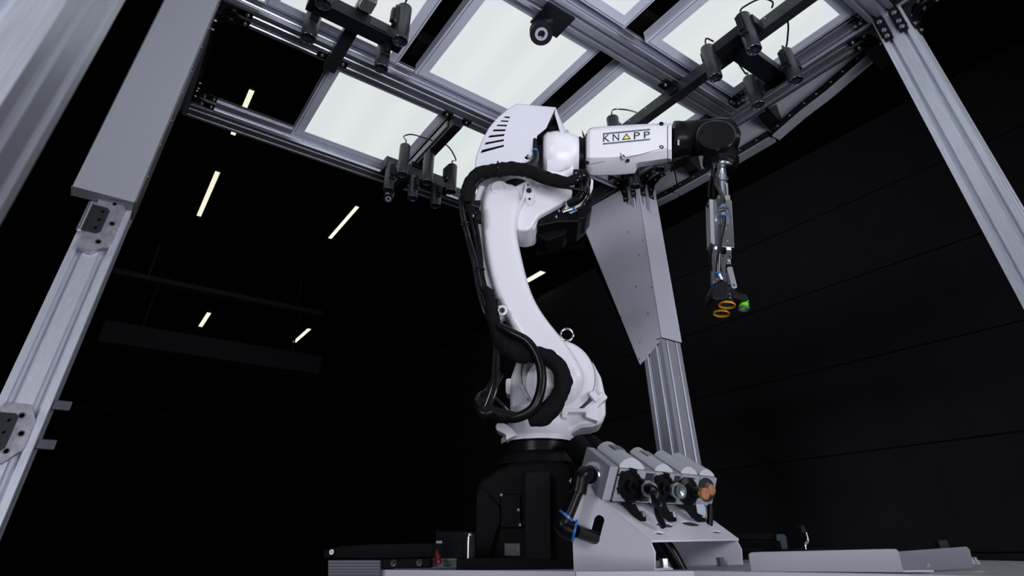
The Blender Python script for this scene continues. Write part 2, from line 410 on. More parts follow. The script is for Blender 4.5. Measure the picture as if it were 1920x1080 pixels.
fc = plate_holes([(PA, zb), (PA+.083, zb), (PA+.083, top+.02), (PA+.05, top), (PA+.045, .87), (PA+.008, .90), (PA+.004, top), (PA, top)], [], lambda a, z: W(a, ridge_b, z), Y*.004)
fc.sbox((PA, ridge_b, zb), (PA+.083, ridge_b+.02, zb+.002)); fc.sbox((PA+.081, ridge_b, zb), (PA+.083, ridge_b+.07, top))
lab(fc.build('post_cover', COVER_LIT, gantry), 'narrow grey front cover on the rear post')

# fairing on the far side: curved grey plate with a bottom flange, in three lengths
FA = 1.26
edge = [(1690, 72), (1660, 95), (1610, 138), (1560, 181), (1510, 219), (1460, 262)]
edge2 = [(1454, 265), (1384, 306), (1330, 336), (1275, 366)]
edge3 = [(1272, 368), (1235, 386), (1100, 440)]
def fairing(pts, label, zt=1.045):
    g = [ona(x, y, FA) for x, y in pts]
    near = [W(FA, q.y, q.z) for q in g]; topp = [W(FA, q.y, zt) for q in reversed(g)]
    o = MB().prism(near+topp, X*.004).build('fairing', COVER_LIT, gantry)
    secs = [[W(FA-.026, q.y, q.z+.016), W(FA-.026, q.y, q.z+.018), W(FA, q.y, q.z+.018), W(FA, q.y, q.z), W(FA+.003, q.y, q.z), W(FA+.003, q.y, q.z+.02), W(FA+.0, q.y, q.z+.02)] for q in g]
    f = MB().loft([[W(FA-.028, q.y, q.z), W(FA+.004, q.y, q.z), W(FA+.004, q.y, q.z+.003), W(FA-.028, q.y, q.z+.003)] for q in g]).build('flange', COVER, o)
    f2 = MB().loft([[W(FA-.028, q.y, q.z+.004), W(FA-.026, q.y, q.z+.004), W(FA-.026, q.y, q.z+.024), W(FA-.028, q.y, q.z+.024)] for q in g]).build('inner_rail', BRKT, o)
    dk = MB().loft([[W(FA-.026, q.y, q.z+.022), W(FA-.0, q.y, q.z+.022), W(FA, q.y, q.z+.025), W(FA-.026, q.y, q.z+.025)] for q in g]).build('rib', BRKT, o)
    for i in range(len(g)-1):
        for t in (.3, .75):
            q = g[i].lerp(g[i+1], t); rivet(W(FA-.028, q.y, q.z+.015), -X, f2)
    lab(o, label)
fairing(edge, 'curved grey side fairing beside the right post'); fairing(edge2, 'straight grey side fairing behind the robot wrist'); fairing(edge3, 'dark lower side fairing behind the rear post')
for (x, y) in ((1450, 240), (1300, 330), (1640, 90)):
    g = ona(x, y, FA-.02)
    MB().hexa([W(1.21, g.y-.02, .99), W(FA, g.y-.02, .96), W(FA, g.y+.015, .96), W(1.21, g.y+.015, .99), W(1.21, g.y-.02, 1.0), W(FA, g.y-.02, 1.04), W(FA, g.y+.015, 1.04), W(1.21, g.y+.015, 1.0)]).build('strut_plate', BRKT, gantry)

MB().prism([W(*ona(x, y, 1.30)) for x, y in ((1003, 479), (1010, 456), (1030, 441), (1098, 438), (1112, 462), (1060, 471))], X*.01).build('corner_sheet', ANTH, gantry)  # grey sheet in dark anthracite, its dim light put into the colour
# hinge plates on the left post
def hinge_plate(zlo, zhi, up):
    b = .96-.001; t = .012
    pts = [(-.106, zlo), (-.088, zlo-.004), (-.072, zlo+.010), (-.068, zlo+.02), (-.068, zhi-.018), (-.077, zhi), (-.106, zhi)] if not up else [(-.106, zlo), (-.083, zlo), (-.068, zlo+.018), (-.068, zhi-.018), (-.079, zhi), (-.106, zhi)]
    o = MB().prism([W(a, b-t, z) for a, z in pts], Y*t*S).build('hinge_plate', PLATE, gantry, bevel=.001, bseg=1)
    m = (zlo+zhi)/2
    hz = [(-.112, m-.022), (-.090, m-.022), (-.086, m-.018), (-.086, m+.018), (-.090, m+.022), (-.112, m+.022)]
    h = MB().prism([W(a, b-t-.004, z) for a, z in hz], Y*.004*S).build('hinge_leaf', ANTH, o)
    kn = MB().cyl(W(-.112, b-t-.004, m-.024), W(-.112, b-t-.004, m+.024), .006).build('hinge_pin', STEEL, o)
    for (a, z) in ((-.077, m), (-.084, zlo+.014), (-.084, zhi-.014)):
        MB().lathe(W(a, b-t, z), -Y, [(0, .007), (.001, .007), (.001, .0045), (-.002, .003), (-.002, 0)], 16).build('screw', BOLT, o)
    for z in (m-.014, m, m+.014): MB().lathe(W(-.094, b-t-.004, z), -Y, [(0, .0042), (.0004, .0042), (.0004, .003), (-.001, 0)], 12).build('screw_hole', BRKT, h)
    return o
gq = onb(180, 470, .948); hinge_plate(gq.z, gq.z+.095, False)
gq = onb(10, 870, .948); gq2 = onb(40, 757, .948); hinge_plate(gq.z, gq2.z, True)
# cable clips and clear strip along the inner side of the left post
MB().sbox((-.0600, .99, -.2), (-.057, .996, zc0)).build('cable_strip', mat('grey_strip', (.12, .13, .16), .3), gantry)
for (x, y) in ((112, 760), (80, 833)):
    g = onb(x, y, .985); MB().sbox((-.060, .982, g.z-.006), (-.040, .99, g.z+.006)).build('clip', mat('grey_strip', (.12, .13, .16), .3), gantry, bevel=.002)

# ------------------------------------------------------------------ cameras on booms
def vcam(xb, yb, xt, yt, z0, dia, label, group, side=None, cable=None):
    """hanging tubular camera: lens centre at pixel (xb,yb) on height z0, top at yt"""
    g = onz(xb, yb, z0); L = .05
    for _ in range(30):
        px, py = proj(g.x, g.y, z0+L); L += (py-yt)/abs(py-yb+1e-6)*L*.6 if abs(py-yt) > .2 else 0
        L = max(.02, min(.2, L))
    base = W(g.x, g.y, z0); depth = Vector((g.x, g.y, z0)).dot(fwd)*S; r = dia/2*depth/FPX; Lm = L*S
    t = thing('inspection_camera', label, 'camera', base, group)
    MB().lathe(base, Z, [(.0, r*.86), (0, r), (Lm*.42, r), (Lm*.42+.0006, r*.985), (Lm-.003, r*.985), (Lm, r*.9), (Lm, 0)], 40, cap=False).build('body', ANTH, t)
    MB().torus(base+Z*.0005, Z, r*.93, r*.05, 40, 8).build('lens_ring', BRASS if False else STEEL, t)
    MB().lathe(base, Z, [(.001, r*.86), (.006, r*.80), (.010, r*.45), (.012, r*.3), (.012, 0)], 32, cap=False).build('lens', LENS, t)
    MB().lathe(base+Z*Lm, Z, [(0, r*.3), (.010, r*.28), (.012, r*.16), (.012, 0)], 16).build('cable_gland', BRKT, t)
    if side is not None:
        d = Vector(side)
        w1 = d.cross(Z)
        MB().obox(base+Z*Lm*.62+d*(r+.003), w1, d, Z, r*.55, .006, Lm*.27).obox(base+Z*Lm*.62+d*(r+.010), w1, d, Z, r*.35, .008, Lm*.18).build('mount_block', ANTHD, t, bevel=.001)
        for s1 in (-1, 1):
            for s2 in (-1, 1): MB().lathe(base+Z*(Lm*(.62+.22*s2))+d*(r+.006)+w1*(r*.55*s1), w1*s1, [(0, .0022), (.0015, .0022), (.0015, 0)], 8).build('screw', BOLT, t)
    if cable:
        pts = [base+Z*(Lm+.008), base+Z*(Lm+.03)]+[W(*onz(x, y, zz)) for x, y, zz in cable]
        MB().tube(pts, .0034, 8, 6).build('cable', GLOSSR, t)
    return t
def boom(pts_a, label, w=.034, parent=None, name='camera_boom'): pass
def abox(a0, a1, b0, b1, z0, z1, name, m, t, bevel=.001):
    return MB().sbox((min(a0, a1), min(b0, b1), z0), (max(a0, a1), max(b0, b1), z1)).build(name, m, t, bevel=bevel)

# cluster 1, top left
ZA = .965
g1 = onz(612, 112, .985); g1r = onz(640, 118, .985)
t1 = thing('camera_boom', 'dark cross shaped camera boom under the top left panel, bolted to a crossbeam', 'bracket', W(g1.x, 1.0, .985))
aw = .022
abox(g1.x, g1.x+aw*1.3, .50, 1.012, .972, .998, 'arm', ANTH, t1)
for s in (-1, 1):
    pl = abox(g1.x-.022 if s < 0 else g1.x+aw*1.3, g1.x if s < 0 else g1.x+aw*1.3+.022, .985, 1.005, .996, .9995, 'foot_plate', BRKT, t1)
    bolt(W(g1.x-.011 if s < 0 else g1.x+aw*1.3+.011, .995, .996), -Z, pl)
b1 = onz(606, 22, .945).y; e0 = onz(588, 5, .945); e1 = onz(742, 85, .945)
bb = (onz(670, 45, .945).y)
abox(e0.x-.01, e1.x+.012, bb-.018, bb+.018, .935, .968, 'bar', ANTHD, t1, .002)
abox(g1.x+.000, g1.x+.028, bb-.062, bb-.030, .955, .985, 'clamp', mat('grey_zinc_clamp', (.25, .26, .27), .4, .6), t1)
abox((e0.x+e1.x)/2+.02, (e0.x+e1.x)/2+.06, bb-.02, bb-.0185, .94, .965, 'plate', ANTH, t1)
G1 = 'cameras of the top left boom'
Zc = .88
vcam(577, 72, 576, 5, Zc, 29, 'camera at the left end of the top left boom, lens fully in view', G1, -Y if False else Y*-1)
vcam(606, 8, 620, -55, Zc, 30, 'camera cut by the top edge of the picture, only its lens showing', G1, Y)
vcam(750, 77, 764.8, 15, Zc, 29, 'camera at the right end of the top left boom with a cable going up', G1, -X, [(766, -10, 1.0), (764, -40, 1.0)])
vcam(714, 129, 724, 84, Zc, 26.5, 'lowest camera of the top left boom, hanging at its right end', G1, -Y)

# cluster 3, upper right
ga = onz(1190, 232, .985); gb = onz(1266, 172, .985)
t3 = thing('camera_boom', 'long dark boom with a crosspiece under the top right panel, bolted to a crossbeam', 'bracket', W(gb.x, .6, .985))
ga2 = onz(1500, 15, .985)
am = (onz(1215, 212, .972).x+onz(1440, 55, .972).x)/2
abox(am-.013, am+.013, .12, .80, .960, .992, 'arm', ANTH, t3)
for s in (-1, 1):
    pl = abox(am+s*.013, am+s*.040, .585, .613, .994, .9995, 'foot_plate', BRKT, t3)
    bolt(W(am+s*.028, .598, .994), -Z, pl)
abox(am-.02, am+.02, .575, .60, .965, .999, 'clamp', BRKT, t3)
for b in (.25, .33, .41, .68, .74): MB().lathe(W(am-.0131, b, .985), -X, [(0, .003), (.001, .003), (.001, 0)], 8).build('screw', BOLT, t3)
zb3 = .935
h1 = onz(1350, 105, zb3); h2 = onz(1392, 70, zb3)
abox(h1.x-.018, h1.x+.018, h2.y-.04, h1.y+.035, zb3, .962, 'crosspiece', ANTHD, t3, .002)
h3 = onz(1455, 150, zb3)
bm_ = (h1.y+h2.y)/2
abox(h1.x, h3.x+.02, bm_-.022, bm_+.022, zb3-.002, .957, 'bar', ANTHD, t3, .002)
abox(h3.x-.012, h3.x+.016, bm_-.055, bm_+.05, zb3-.002, .957, 'crosspiece', ANTHD, t3, .002)
G3 = 'cameras of the top right boom'
vcam(1341.5, 146, 1319, 90, .87, 26, 'left camera of the top right boom with a short looped cable', G3, Vector((1, -.2, 0)).normalized(), [(1325, 72, .99), (1338, 78, .985)])
vcam(1413.8, 93.7, 1395.4, 30.5, .87, 28.5, 'topmost camera of the top right boom with a cable arching over it', G3, -X, [(1396, 12, .99), (1425, -2, .99), (1448, 3, .99), (1447, 15, .985)])
vcam(1492, 151.7, 1479, 96.7, .865, 26, 'right camera of the top right boom, its cable running straight up', G3, -X, [(1474, 88, .98), (1478, 50, .985), (1474, 30, .99)])
vcam(1421, 197.6, 1403.6, 146.6, .86, 24, 'lowest camera of the top right boom, above the robot wrist', G3, Vector((1, -.6, 0)).normalized(), [(1398, 138, .97), (1384, 118, .98)])
# cluster 4 behind the forearm
G4 = 'cameras behind the robot forearm'
t4 = thing('camera_bar', 'dark camera bar mostly hidden behind the robot forearm', 'bracket', W(am, .80, .95))
abox(am-.1, am+.11, .79, .825, .925, .955, 'bar', ANTHD, t4, .002)
vcam(1158, 292, 1149, 221, .86, 24, 'camera above the forearm with its cable looping to the boom', G4, X, [(1152, 205, .99), (1175, 206, .99), (1194, 211, .985)])
vcam(1191, 350, 1183, 300, .86, 22, 'left camera hanging below the white forearm', G4, -X)
vcam(1237, 318, 1228, 262, .84, 21, 'right camera hanging below the white forearm', G4, -X)

# cluster 2, lower left
ac = onz(852, 232, .985)
t2 = thing('camera_boom', 'dark boom with a long crossbar of cameras under the lower left panel', 'bracket', W(ac.x, 1.03, .985))
abox(ac.x-.013, ac.x+.013, 1.0, 1.40, .962, .992, 'arm', ANTHD, t2)
abox(ac.x-.0175, ac.x-.0135, 1.03, 1.36, .975, .996, 'cable_channel', mat('grey_zinc_clamp', (.25, .26, .27), .4, .6), t2)
for s in (-1, 1):
    pl = abox(ac.x+s*.015, ac.x+s*.042, .997, 1.017, .994, .9995, 'foot_plate', BRKT, t2); bolt(W(ac.x+s*.03, 1.007, .994), -Z, pl)
zb2 = .915
k0 = onz(727, 325, zb2); k1 = onz(842, 358, zb2); kb = (k0.y+k1.y)/2
abox(k0.x-.02, k1.x+.005, kb-.02, kb+.02, zb2, zb2+.036, 'bar', ANTH, t2, .002)
abox(ac.x-.03, ac.x+.03, kb-.02, kb+.02, zb2+.03, .965, 'clamp', BRKT, t2)
G2 = 'cameras of the lower left boom'
zq = .84
vcam(753.7, 327.5, 753, 273, zq, 20.5, 'left upper camera of the lower left boom, cable arching right', G2, Vector((.2, 1, 0)).normalized(), [(757, 256, .98), (772, 252, .985), (800, 260, .985), (815, 265, .98)])
vcam(800.5, 342.5, 805, 290, zq, 20.5, 'middle upper camera of the lower left boom', G2, Y, [(808, 278, .97), (822, 284, .98), (828, 268, .985)])
vcam(845, 360, 854, 311, zq, 20, 'right upper camera of the lower left boom, beside the black hose', G2, -X, [(855, 300, .97), (845, 280, .985), (832, 268, .985)])
vcam(727.5, 357, 725.5, 308, zq, 19.5, 'left lower camera of the lower left boom, above the ring light', G2, -Y)
vcam(773.5, 372, 775, 332, zq, 19.5, 'middle lower camera of the lower left boom', G2, -Y)
vcam(816, 386, 820, 348, zq, 19.5, 'right lower camera of the lower left boom', G2, -Y)

def ringcam(x, y, z, dia, label, look, plate=None):
    g = onz(x, y, z); c = W(*g); depth = g.dot(fwd)*S; r = dia/2*depth/FPX
    ax = Vector(look).normalized()
    t = thing('ring_light_camera', label, 'camera', c)
    MB().lathe(c, -ax, [(0, r*.62), (0, r), (.012, r), (.012, r*.7), (.03, r*.62), (.03, 0)], 40, cap=False).build('housing', ANTHD, t)
    MB().lathe(c, -ax, [(-.0015, r*.34), (-.0015, r*.56), (.003, r*.58), (.003, r*.30)], 40, cap=False).build('ring', RINGG, t)
    MB().lathe(c, -ax, [(.0, r*.34), (.006, r*.30), (.008, r*.16), (.008, 0)], 32, cap=False).build('lens', LENS, t)
    MB().lathe(c-ax*.028, -ax, [(0, r*.45), (.01, r*.62), (.022, r*.45), (.022, 0)], 24).build('ball_joint', CHROME, t)
    for k in range(3):
        an = k*2.1+.5; e = ax.orthogonal().normalized(); q = Matrix.Rotation(an, 3, ax) @ e
        MB().cyl(c-ax*.006+q*r*.78, c-ax*.05+q*r*.78, .003, seg=10).build('screw', BOLT, t)
    MB().lathe(c-ax*.045, -ax, [(0, r*.95), (.006, r*.95), (.006, 0)], 30).build('flange', ANTHD, t)
    return t, c, r
tr, cr_, rr_ = ringcam(1015, 64, .94, 43, 'round ring light camera under the central led panel', (-.25, -.42, -1))
p0 = onz(1040, 45, .99)
MB().sbox((p0.x-.045, p0.y-.035, .992), (p0.x+.03, p0.y+.03, .9985)).build('mount_plate', ANTHD, tr, bevel=.001)
MB().tube([cr_+Vector((0, 0, .045)), cr_+Vector((.01, .005, .07)), W(p0.x-.01, p0.y, .992)], .014, 12, 4).build('neck', ANTHD, tr)
tr2, c2_, r2_ = ringcam(728, 373, .86, 19, 'small round ring light camera at the low end of the lower left boom', (-.3, -.5, -1))

# ------------------------------------------------------------------ robot
robot = thing('industrial_robot', 'white six axis industrial robot arm on a black base with lettered forearm and black wrist', 'robot', Vector((BASE.x, BASE.y, TZ)))
Q = N3
def RPn(n): return lambda x, y: RP(x, y, n)
def rprism(name, px, n0, n1, m, parent=robot, bevel=.004, bseg=3, label=None):
    o = MB().prism([RP(x, y, n0) for x, y in px], N3*(n1-n0)).build(name, m, parent, bevel=bevel, bseg=bseg)
    if label: lab(o, label)
    return o
def ax(x, y, n=0): return RP(x, y, n)
# -- black base
zt = RP(1015, 820, -.09).z; cbase = RP(1015, 1040, 0)
def bc(z): return Vector((BASE.x, BASE.y, z))
rn = .098
def at_y(y, n): return RP(1015, y, n).z
MB().lathe(bc(at_y(866, -.1)), Z, [(0, .118), (.022, .100), (.030, rn*.93), (.052, rn*.93), (.054, rn), (zt-at_y(866, -.1)-.002, rn), (zt-at_y(866, -.1)-.002, 0)], 48).build('base_neck', BLACK, robot)
body = [(893, 1066), (891, 912), (903, 897), (930, 880), (958, 868), (985, 864), (1045, 864), (1075, 872), (1078, 905), (1080, 1066)]
rprism('base_casting', body, -.13, .12, BLACKC, bevel=.012)
rprism('base_rib', [(985, 1052), (984, 886), (1031, 884), (1034, 1052)], -.165, -.12, mat('black_textured', (.010, .010, .013), .6, 0, .6, 300, .1, spec=.1), bevel=.003)
cvp = rprism('base_cover', [(938, 990), (938, 930), (950, 926), (976, 926), (978, 990)], -.142, -.12, BLACKC, bevel=.003)
for x, y in ((972, 956), (975, 984), (940, 928)): MB().lathe(RP(x, y, -.142), -N3, [(0, .003), (.002, .003), (.002, 0)], 10).build('screw', BOLT, cvp)
rprism('side_plate', [(890, 1060), (893, 925), (900, 915), (912, 918), (922, 935), (938, 950), (938, 975), (920, 1035), (915, 1060)], -.15, -.12, BLACKC, bevel=.003)
rprism('name_plate', [(946, 1042), (946, 1019), (975, 1019), (975, 1042)], -.1335, -.12, mat('name_plate_grey', (.075, .08, .09), .5, 0, 0, 0), bevel=0)
for k, (x0_, x1_) in enumerate(((948, 964), (948, 968), (948, 960), (948, 966))):
    y = 1022+k*5; rprism('print_line', [(x0_, y+1.2), (x0_, y), (x1_, y), (x1_, y+1.2)], -.1342, -.1334, mat('print_grey', (.16, .17, .19), .5), bevel=0)
rprism('print_line', [(970, 1033), (970, 1024), (973, 1024), (973, 1033)], -.1342, -.1334, mat('print_grey', (.16, .17, .19), .5), bevel=0)
rprism('base_foot', [(862, 1066), (862, 1052), (1085, 1052), (1085, 1066)], -.16, .15, BLACKC, bevel=.003)
MB().cyl(RP(1080, 835, -.1), RP(1135, 905, -.17), .030, .030, 24).build('connector_tube', BLACKC, robot)
MB().cyl(RP(1105, 832, -.05), RP(1160, 870, -.1), .024, .024, 24).build('connector_tube', BLACKC, robot)

# -- carousel (axis 1), white casting
zf = RP(1015, 822, -.09).z
MB().lathe(bc(zf), Z, [(0, .099), (.012, .100), (.028, .088), (.05, .082), (.09, .075), (.09, 0)], 48).build('axis_flange', WHITE, robot)
rprism('axis_lug', [(929, 799), (931, 793), (946, 793), (958, 801), (970, 815), (948, 826), (948, 815), (930, 806)], -.10, -.04, WHITE, bevel=.004)
cas = [(957, 792), (955, 740), (958, 705), (968, 677), (985, 658), (1010, 648), (1040, 645), (1066, 647), (1092, 657), (1114, 680), (1128, 706), (1136, 740), (1137, 775), (1130, 793), (1112, 799), (1090, 801), (1072, 812), (1010, 815), (960, 812)]
rprism('carousel', cas, -.02, .11, WHITE, bevel=.014, bseg=5)
rprism('carousel_pad', [(948, 735), (948, 712), (951, 709), (960, 709), (961, 739), (951, 739)], -.01, .05, WHITE, bevel=.003)
rprism('carousel_pad', [(974, 723), (990, 710), (1001, 735), (988, 748)], -.045, .0, WHITE, bevel=.003)
rprism('carousel_rib', [(1053, 776), (1054, 765), (1094, 765), (1131, 733), (1140, 745), (1121, 762), (1121, 790), (1098, 782), (1098, 773), (1064, 773), (1063, 784), (1053, 782)], -.06, .0, WHITE, bevel=.003)
rprism('carousel_pad', [(1104, 738), (1114, 731), (1126, 745), (1117, 754)], -.075, -.05, WHITE, bevel=.002)
MB().lathe(RP(1046, 712, -.005), N3, [(-.05, .094), (-.045, .101), (0, .104), (.03, .104), (.03, 0)], 48).build('axis_ring', WHITE, robot)
# eyebolt
ec = RP(1063, 628, .02)
eb = MB().torus(ec, N3+U3*.1, .0188, .0037, 40, 12).cyl(ec-Z*.018, ec-Z*.035, .005).cyl(ec-Z*.017, ec-Z*.021, .008).build('eyebolt', CHROME, robot)

# -- link arm (axis 2)
link = [((942, 356), 34.5, .055), ((940, 368), 37.5, .06), ((938, 382), 37.5, .06), ((936, 402), 33.5, .06), ((936, 430), 32.5, .058), ((940, 462), 34, .055), ((949, 503), 34.5, .055),
        ((960, 540), 33, .055), ((977, 579), 31.5, .056), ((1001, 617), 33, .058), ((1023, 650), 39, .062), ((1037, 680), 47, .066), ((1044, 706), 54, .068)]
NL = -.105
def link_secs():
    pts = [RP(x, y, NL) for (x, y), hw, th in link]; secs = []
    for i, ((x, y), hw, th) in enumerate(link):
        a = link[max(i-1, 0)][0]; b = link[min(i+1, len(link)-1)][0]
        dx, dy = b[0]-a[0], b[1]-a[1]; L = math.hypot(dx, dy); nx, ny = -dy/L, dx/L
        p = pts[i]; e = RP(x+nx*hw, y+ny*hw, NL); e2 = RP(x-nx*hw, y-ny*hw, NL)
        mid = (e+e2)/2; half = (e-e2)/2; sec = []
        for k in range(32):
            t = 2*math.pi*k/32; c, s = math.cos(t), math.sin(t); pw = .42
            cc = math.copysign(abs(c)**pw, c); ss = math.copysign(abs(s)**pw, s)
            sec.append(mid+half*cc+N3*(th*ss+th))
        secs.append(sec)
    return secs
ls = link_secs()
# rounded ends
def endcap(sec, dirv, n=5, depth=1.0):
    c = sum(sec, Vector())/len(sec); out = []
    R = max((p-c).length for p in sec)*depth
    for k in range(1, n+1):
        a = math.pi/2*k/n; out.append([c+(p-c)*max(math.cos(a), .02)+dirv*R*math.sin(a) for p in sec])
    return out
up_d = (sum(ls[0], Vector())-sum(ls[1], Vector())).normalized(); dn_d = (sum(ls[-1], Vector())-sum(ls[-2], Vector())).normalized()
secs = list(reversed(endcap(ls[0], up_d, 8, .66)))+ls+endcap(ls[-1], dn_d, 7, .82)
lk = MB().loft(secs).build('link_arm', WHITE, robot, angle=60)
sd = lk.modifiers.new('sub', 'SUBSURF'); sd.levels = 1; sd.render_levels = 2
MB().lathe(RP(935, 352, NL+.001), N3, [(.004, .0), (.003, .017), (-.002, .020), (-.003, .024), (.004, .031), (.02, .033)], 36, cap=False).build('joint_boss', WHITE, robot)
# hub cone at the lower end, hidden by the hoses
MB().lathe(RP(1030, 718, NL-.005), N3, [(0, .0), (-.016, .02), (-.02, .04), (-.004, .062), (.03, .066)], 40, cap=False).build('joint_hub', WHITE, robot)
MB().lathe(RP(1046, 712, -.0), -N3, [(0, .103), (.045, .103), (.048, .098), (.052, .098)], 48, cap=False).build('seal_ring', BLACK, robot)
# left rear strip of the link (thin white side casting)
MB().tube([RP(905, 352, NL+.06), RP(898, 372, NL+.06), RP(897, 400, NL+.06), RP(901, 450, NL+.06), RP(910, 505, NL+.06), RP(925, 560, NL+.06), RP(944, 600, NL+.06)], .013, 10, 5).build('link_rib', WHITE, robot)

# -- elbow housing (axis 3)
el = [(968, 430), (962, 395), (960, 350), (985, 338), (1015, 336), (1062, 342), (1073, 352), (1074, 362), (1066, 374), (1010, 404), (996, 428), (985, 432)]
rprism('elbow_housing', el, -.075, .05, WHITE, bevel=.010, bseg=4)
MB().lathe(RP(968, 372, -.03), -N3, [(0, .055), (.04, .055), (.04, 0)], 40).build('seal_ring', BLACK, robot)
rprism('housing_seam', [(965, 411), (972, 395), (986, 368), (988, 345), (984, 345), (980, 368), (969, 388), (962, 408)], -.088, -.07, WHITE, bevel=.002)
bs = rprism('cast_boss', [(986, 378), (984, 362), (988, 352), (1000, 352), (1003, 362), (1003, 375), (998, 383), (990, 384)], -.083, -.07, WHITE, bevel=.004)
MB().cyl(RP(992, 357, -.09), RP(992, 357, -.075), .0085).build('plug', RUB, robot)
MB().cyl(RP(993, 373, -.085), RP(993, 373, -.08), .004).build('screw_hole', BLACK, robot)
for x, y in ((990, 347), (1015, 348)): MB().cyl(RP(x, y, -.0765), RP(x, y, -.07), .003).build('screw_hole', BLACK, robot)
rprism('cast_boss', [(1007, 354), (1010, 343), (1022, 340), (1027, 346), (1018, 356)], -.082, -.07, WHITE, bevel=.003)
# underside housing and motors
rprism('elbow_underside', [(966, 412), (985, 408), (1012, 402), (1003, 428), (992, 432), (975, 430), (966, 424)], -.06, .06, WHITE, bevel=.010, bseg=4)
mo = rprism('motor', [(997, 407), (1005, 398), (1068, 367), (1085, 378), (1096, 372), (1108, 378), (1103, 402), (1085, 416), (1050, 416), (1008, 424)], -.05, .09, BLACK, bevel=.006)
rprism('motor', [(1004, 440), (1000, 425), (1050, 408), (1068, 425), (1058, 440), (1025, 452)], .0, .1, BLACKC, bevel=.006)
rprism('motor_cap', [(1083, 412), (1082, 388), (1098, 370), (1111, 345), (1113, 350), (1109, 395), (1100, 408)], -.055, .05, BLACK, bevel=.008)
rprism('motor_bracket', [(1062, 389), (1060, 376), (1063, 374), (1069, 386), (1080, 378), (1088, 364), (1091, 352), (1098, 352), (1097, 368), (1086, 388), (1070, 396)], -.09, -.07, WHITE, bevel=.002)
rprism('motor_shell', [(1096, 372), (1101, 352), (1107, 332), (1113, 336), (1112, 352), (1104, 372)], -.06, .04, WHITE, bevel=.006)
MB().cyl(RP(1058, 396, -.1), RP(1072, 392, -.1), .006).cyl(RP(1055, 399, -.1), RP(1062, 388, -.1), .005).build('air_fitting', CHROME, robot)
MB().cyl(RP(1075, 392, -.1), RP(1078, 391, -.1), .0075).build('blue_collar', BLUE, robot)
for (x, y) in ((1049, 395), (1044, 406)):
    rprism('print_mark', [(x-2, y+3), (x-2.5, y-1), (x, y-3), (x+1, y+2)], -.0508, -.0495, mat('print_light', (.35, .38, .42), .5), bevel=0)

# -- vented hood
hood = [(889, 322), (893, 292), (904, 263), (917, 239), (934, 219), (950, 206), (969.5, 194.5), (1042, 201), (1024, 240), (1007, 254), (1005, 279), (1001, 288), (1001, 291), (988, 291), (984, 294), (984, 297), (988, 299), (998, 298), (988, 307), (968, 310), (960, 330)]
louv = [[(947, 217.5), (956.5, 218.8), (955, 222), (944, 220.2)], [(940, 225), (954, 226), (952.5, 229), (937.5, 227.8)], [(933, 233.3), (951, 233.5), (949.8, 237), (930, 236.3)],
        [(926, 242.3), (948.5, 242), (947, 246), (922.5, 246.4)], [(918, 253.5), (946.2, 250.7), (945, 255), (914.5, 258.2)], [(911, 266.7), (945, 260.3), (944.5, 264.5), (907, 271.8)],
        [(904, 280.6), (944.8, 270.8), (944.6, 275), (900.5, 287.3)]]
hd = plate_holes(hood, louv, RPn(-.115), N3*.003).build('hood', HOODW, robot, angle=25); lab(hd, 'white sheet hood with slanted vent slots')
# slightly recessed dark board behind the slots, hood roof and rear wall
back = [RP(x, y, -.115) for x, y in hood[:9]]
MB().prism([RP(x, y, -.095) for x, y in [(900, 300), (908, 268), (930, 234), (960, 208), (1030, 212), (1020, 240), (1002, 254), (998, 300)]], N3*.02).build('inner_board', BLACK, robot)
HD = .17
for i in range(7):
    a = RP(*hood[i], -.115); b = RP(*hood[i+1], -.115); c = (b-a).cross(N3).normalized()*.003
    MB().prism([a, b, b-c, a-c], N3*HD).build('hood_roof', HOODW, hd)
far = [p+N3*HD for p in back]
rh = [RP(*p, -.115) for p in ((1042, 201), (1047, 214), (1060, 247), (1052, 250), (1041, 214))]
# right hand edge of the hood, a narrow flange running down to the forearm
MB().prism([RP(1042, 201, -.113), RP(1061, 247, -.113), RP(1051, 250, -.113), RP(1040, 213, -.113)], N3*.003).build('hood_edge', HOODW, hd)
MB().hexa([RP(1042, 201, -.113), RP(1061, 247, -.113), RP(1061, 247, -.113)+N3*HD, RP(1042, 201, -.113)+N3*HD]+[p-U3*.003 for p in (RP(1042, 201, -.113), RP(1061, 247, -.113), RP(1061, 247, -.113)+N3*HD, RP(1042, 201, -.113)+N3*HD)]).build('hood_edge', HOODW, hd)
MB().prism([p+N3*.003 for p in [RP(x, y, -.115)+N3*HD for x, y in [(889, 322), (893, 292), (904, 263), (917, 239), (950, 206), (969.5, 194.5), (1042, 201), (1060, 247), (1060, 300), (960, 330)]]], N3*.003).build('hood_back', HOODW, hd)
MB().cyl(RP(1020, 250, -.09), RP(1040, 236, -.02), .028).cyl(RP(1008, 262, -.09), RP(1030, 250, -.05), .02).build('inner_motor', BLACK, robot)
MB().cyl(RP(990, 291, -.118), RP(995, 298, -.118), .006).cyl(RP(991, 296, -.12), RP(998, 293, -.118), .0045).build('clamp_fitting', CHROME, robot)
MB().cyl(RP(1061, 246, -.09), RP(1064, 248, -.09), .006).build('stud', STEEL, robot)

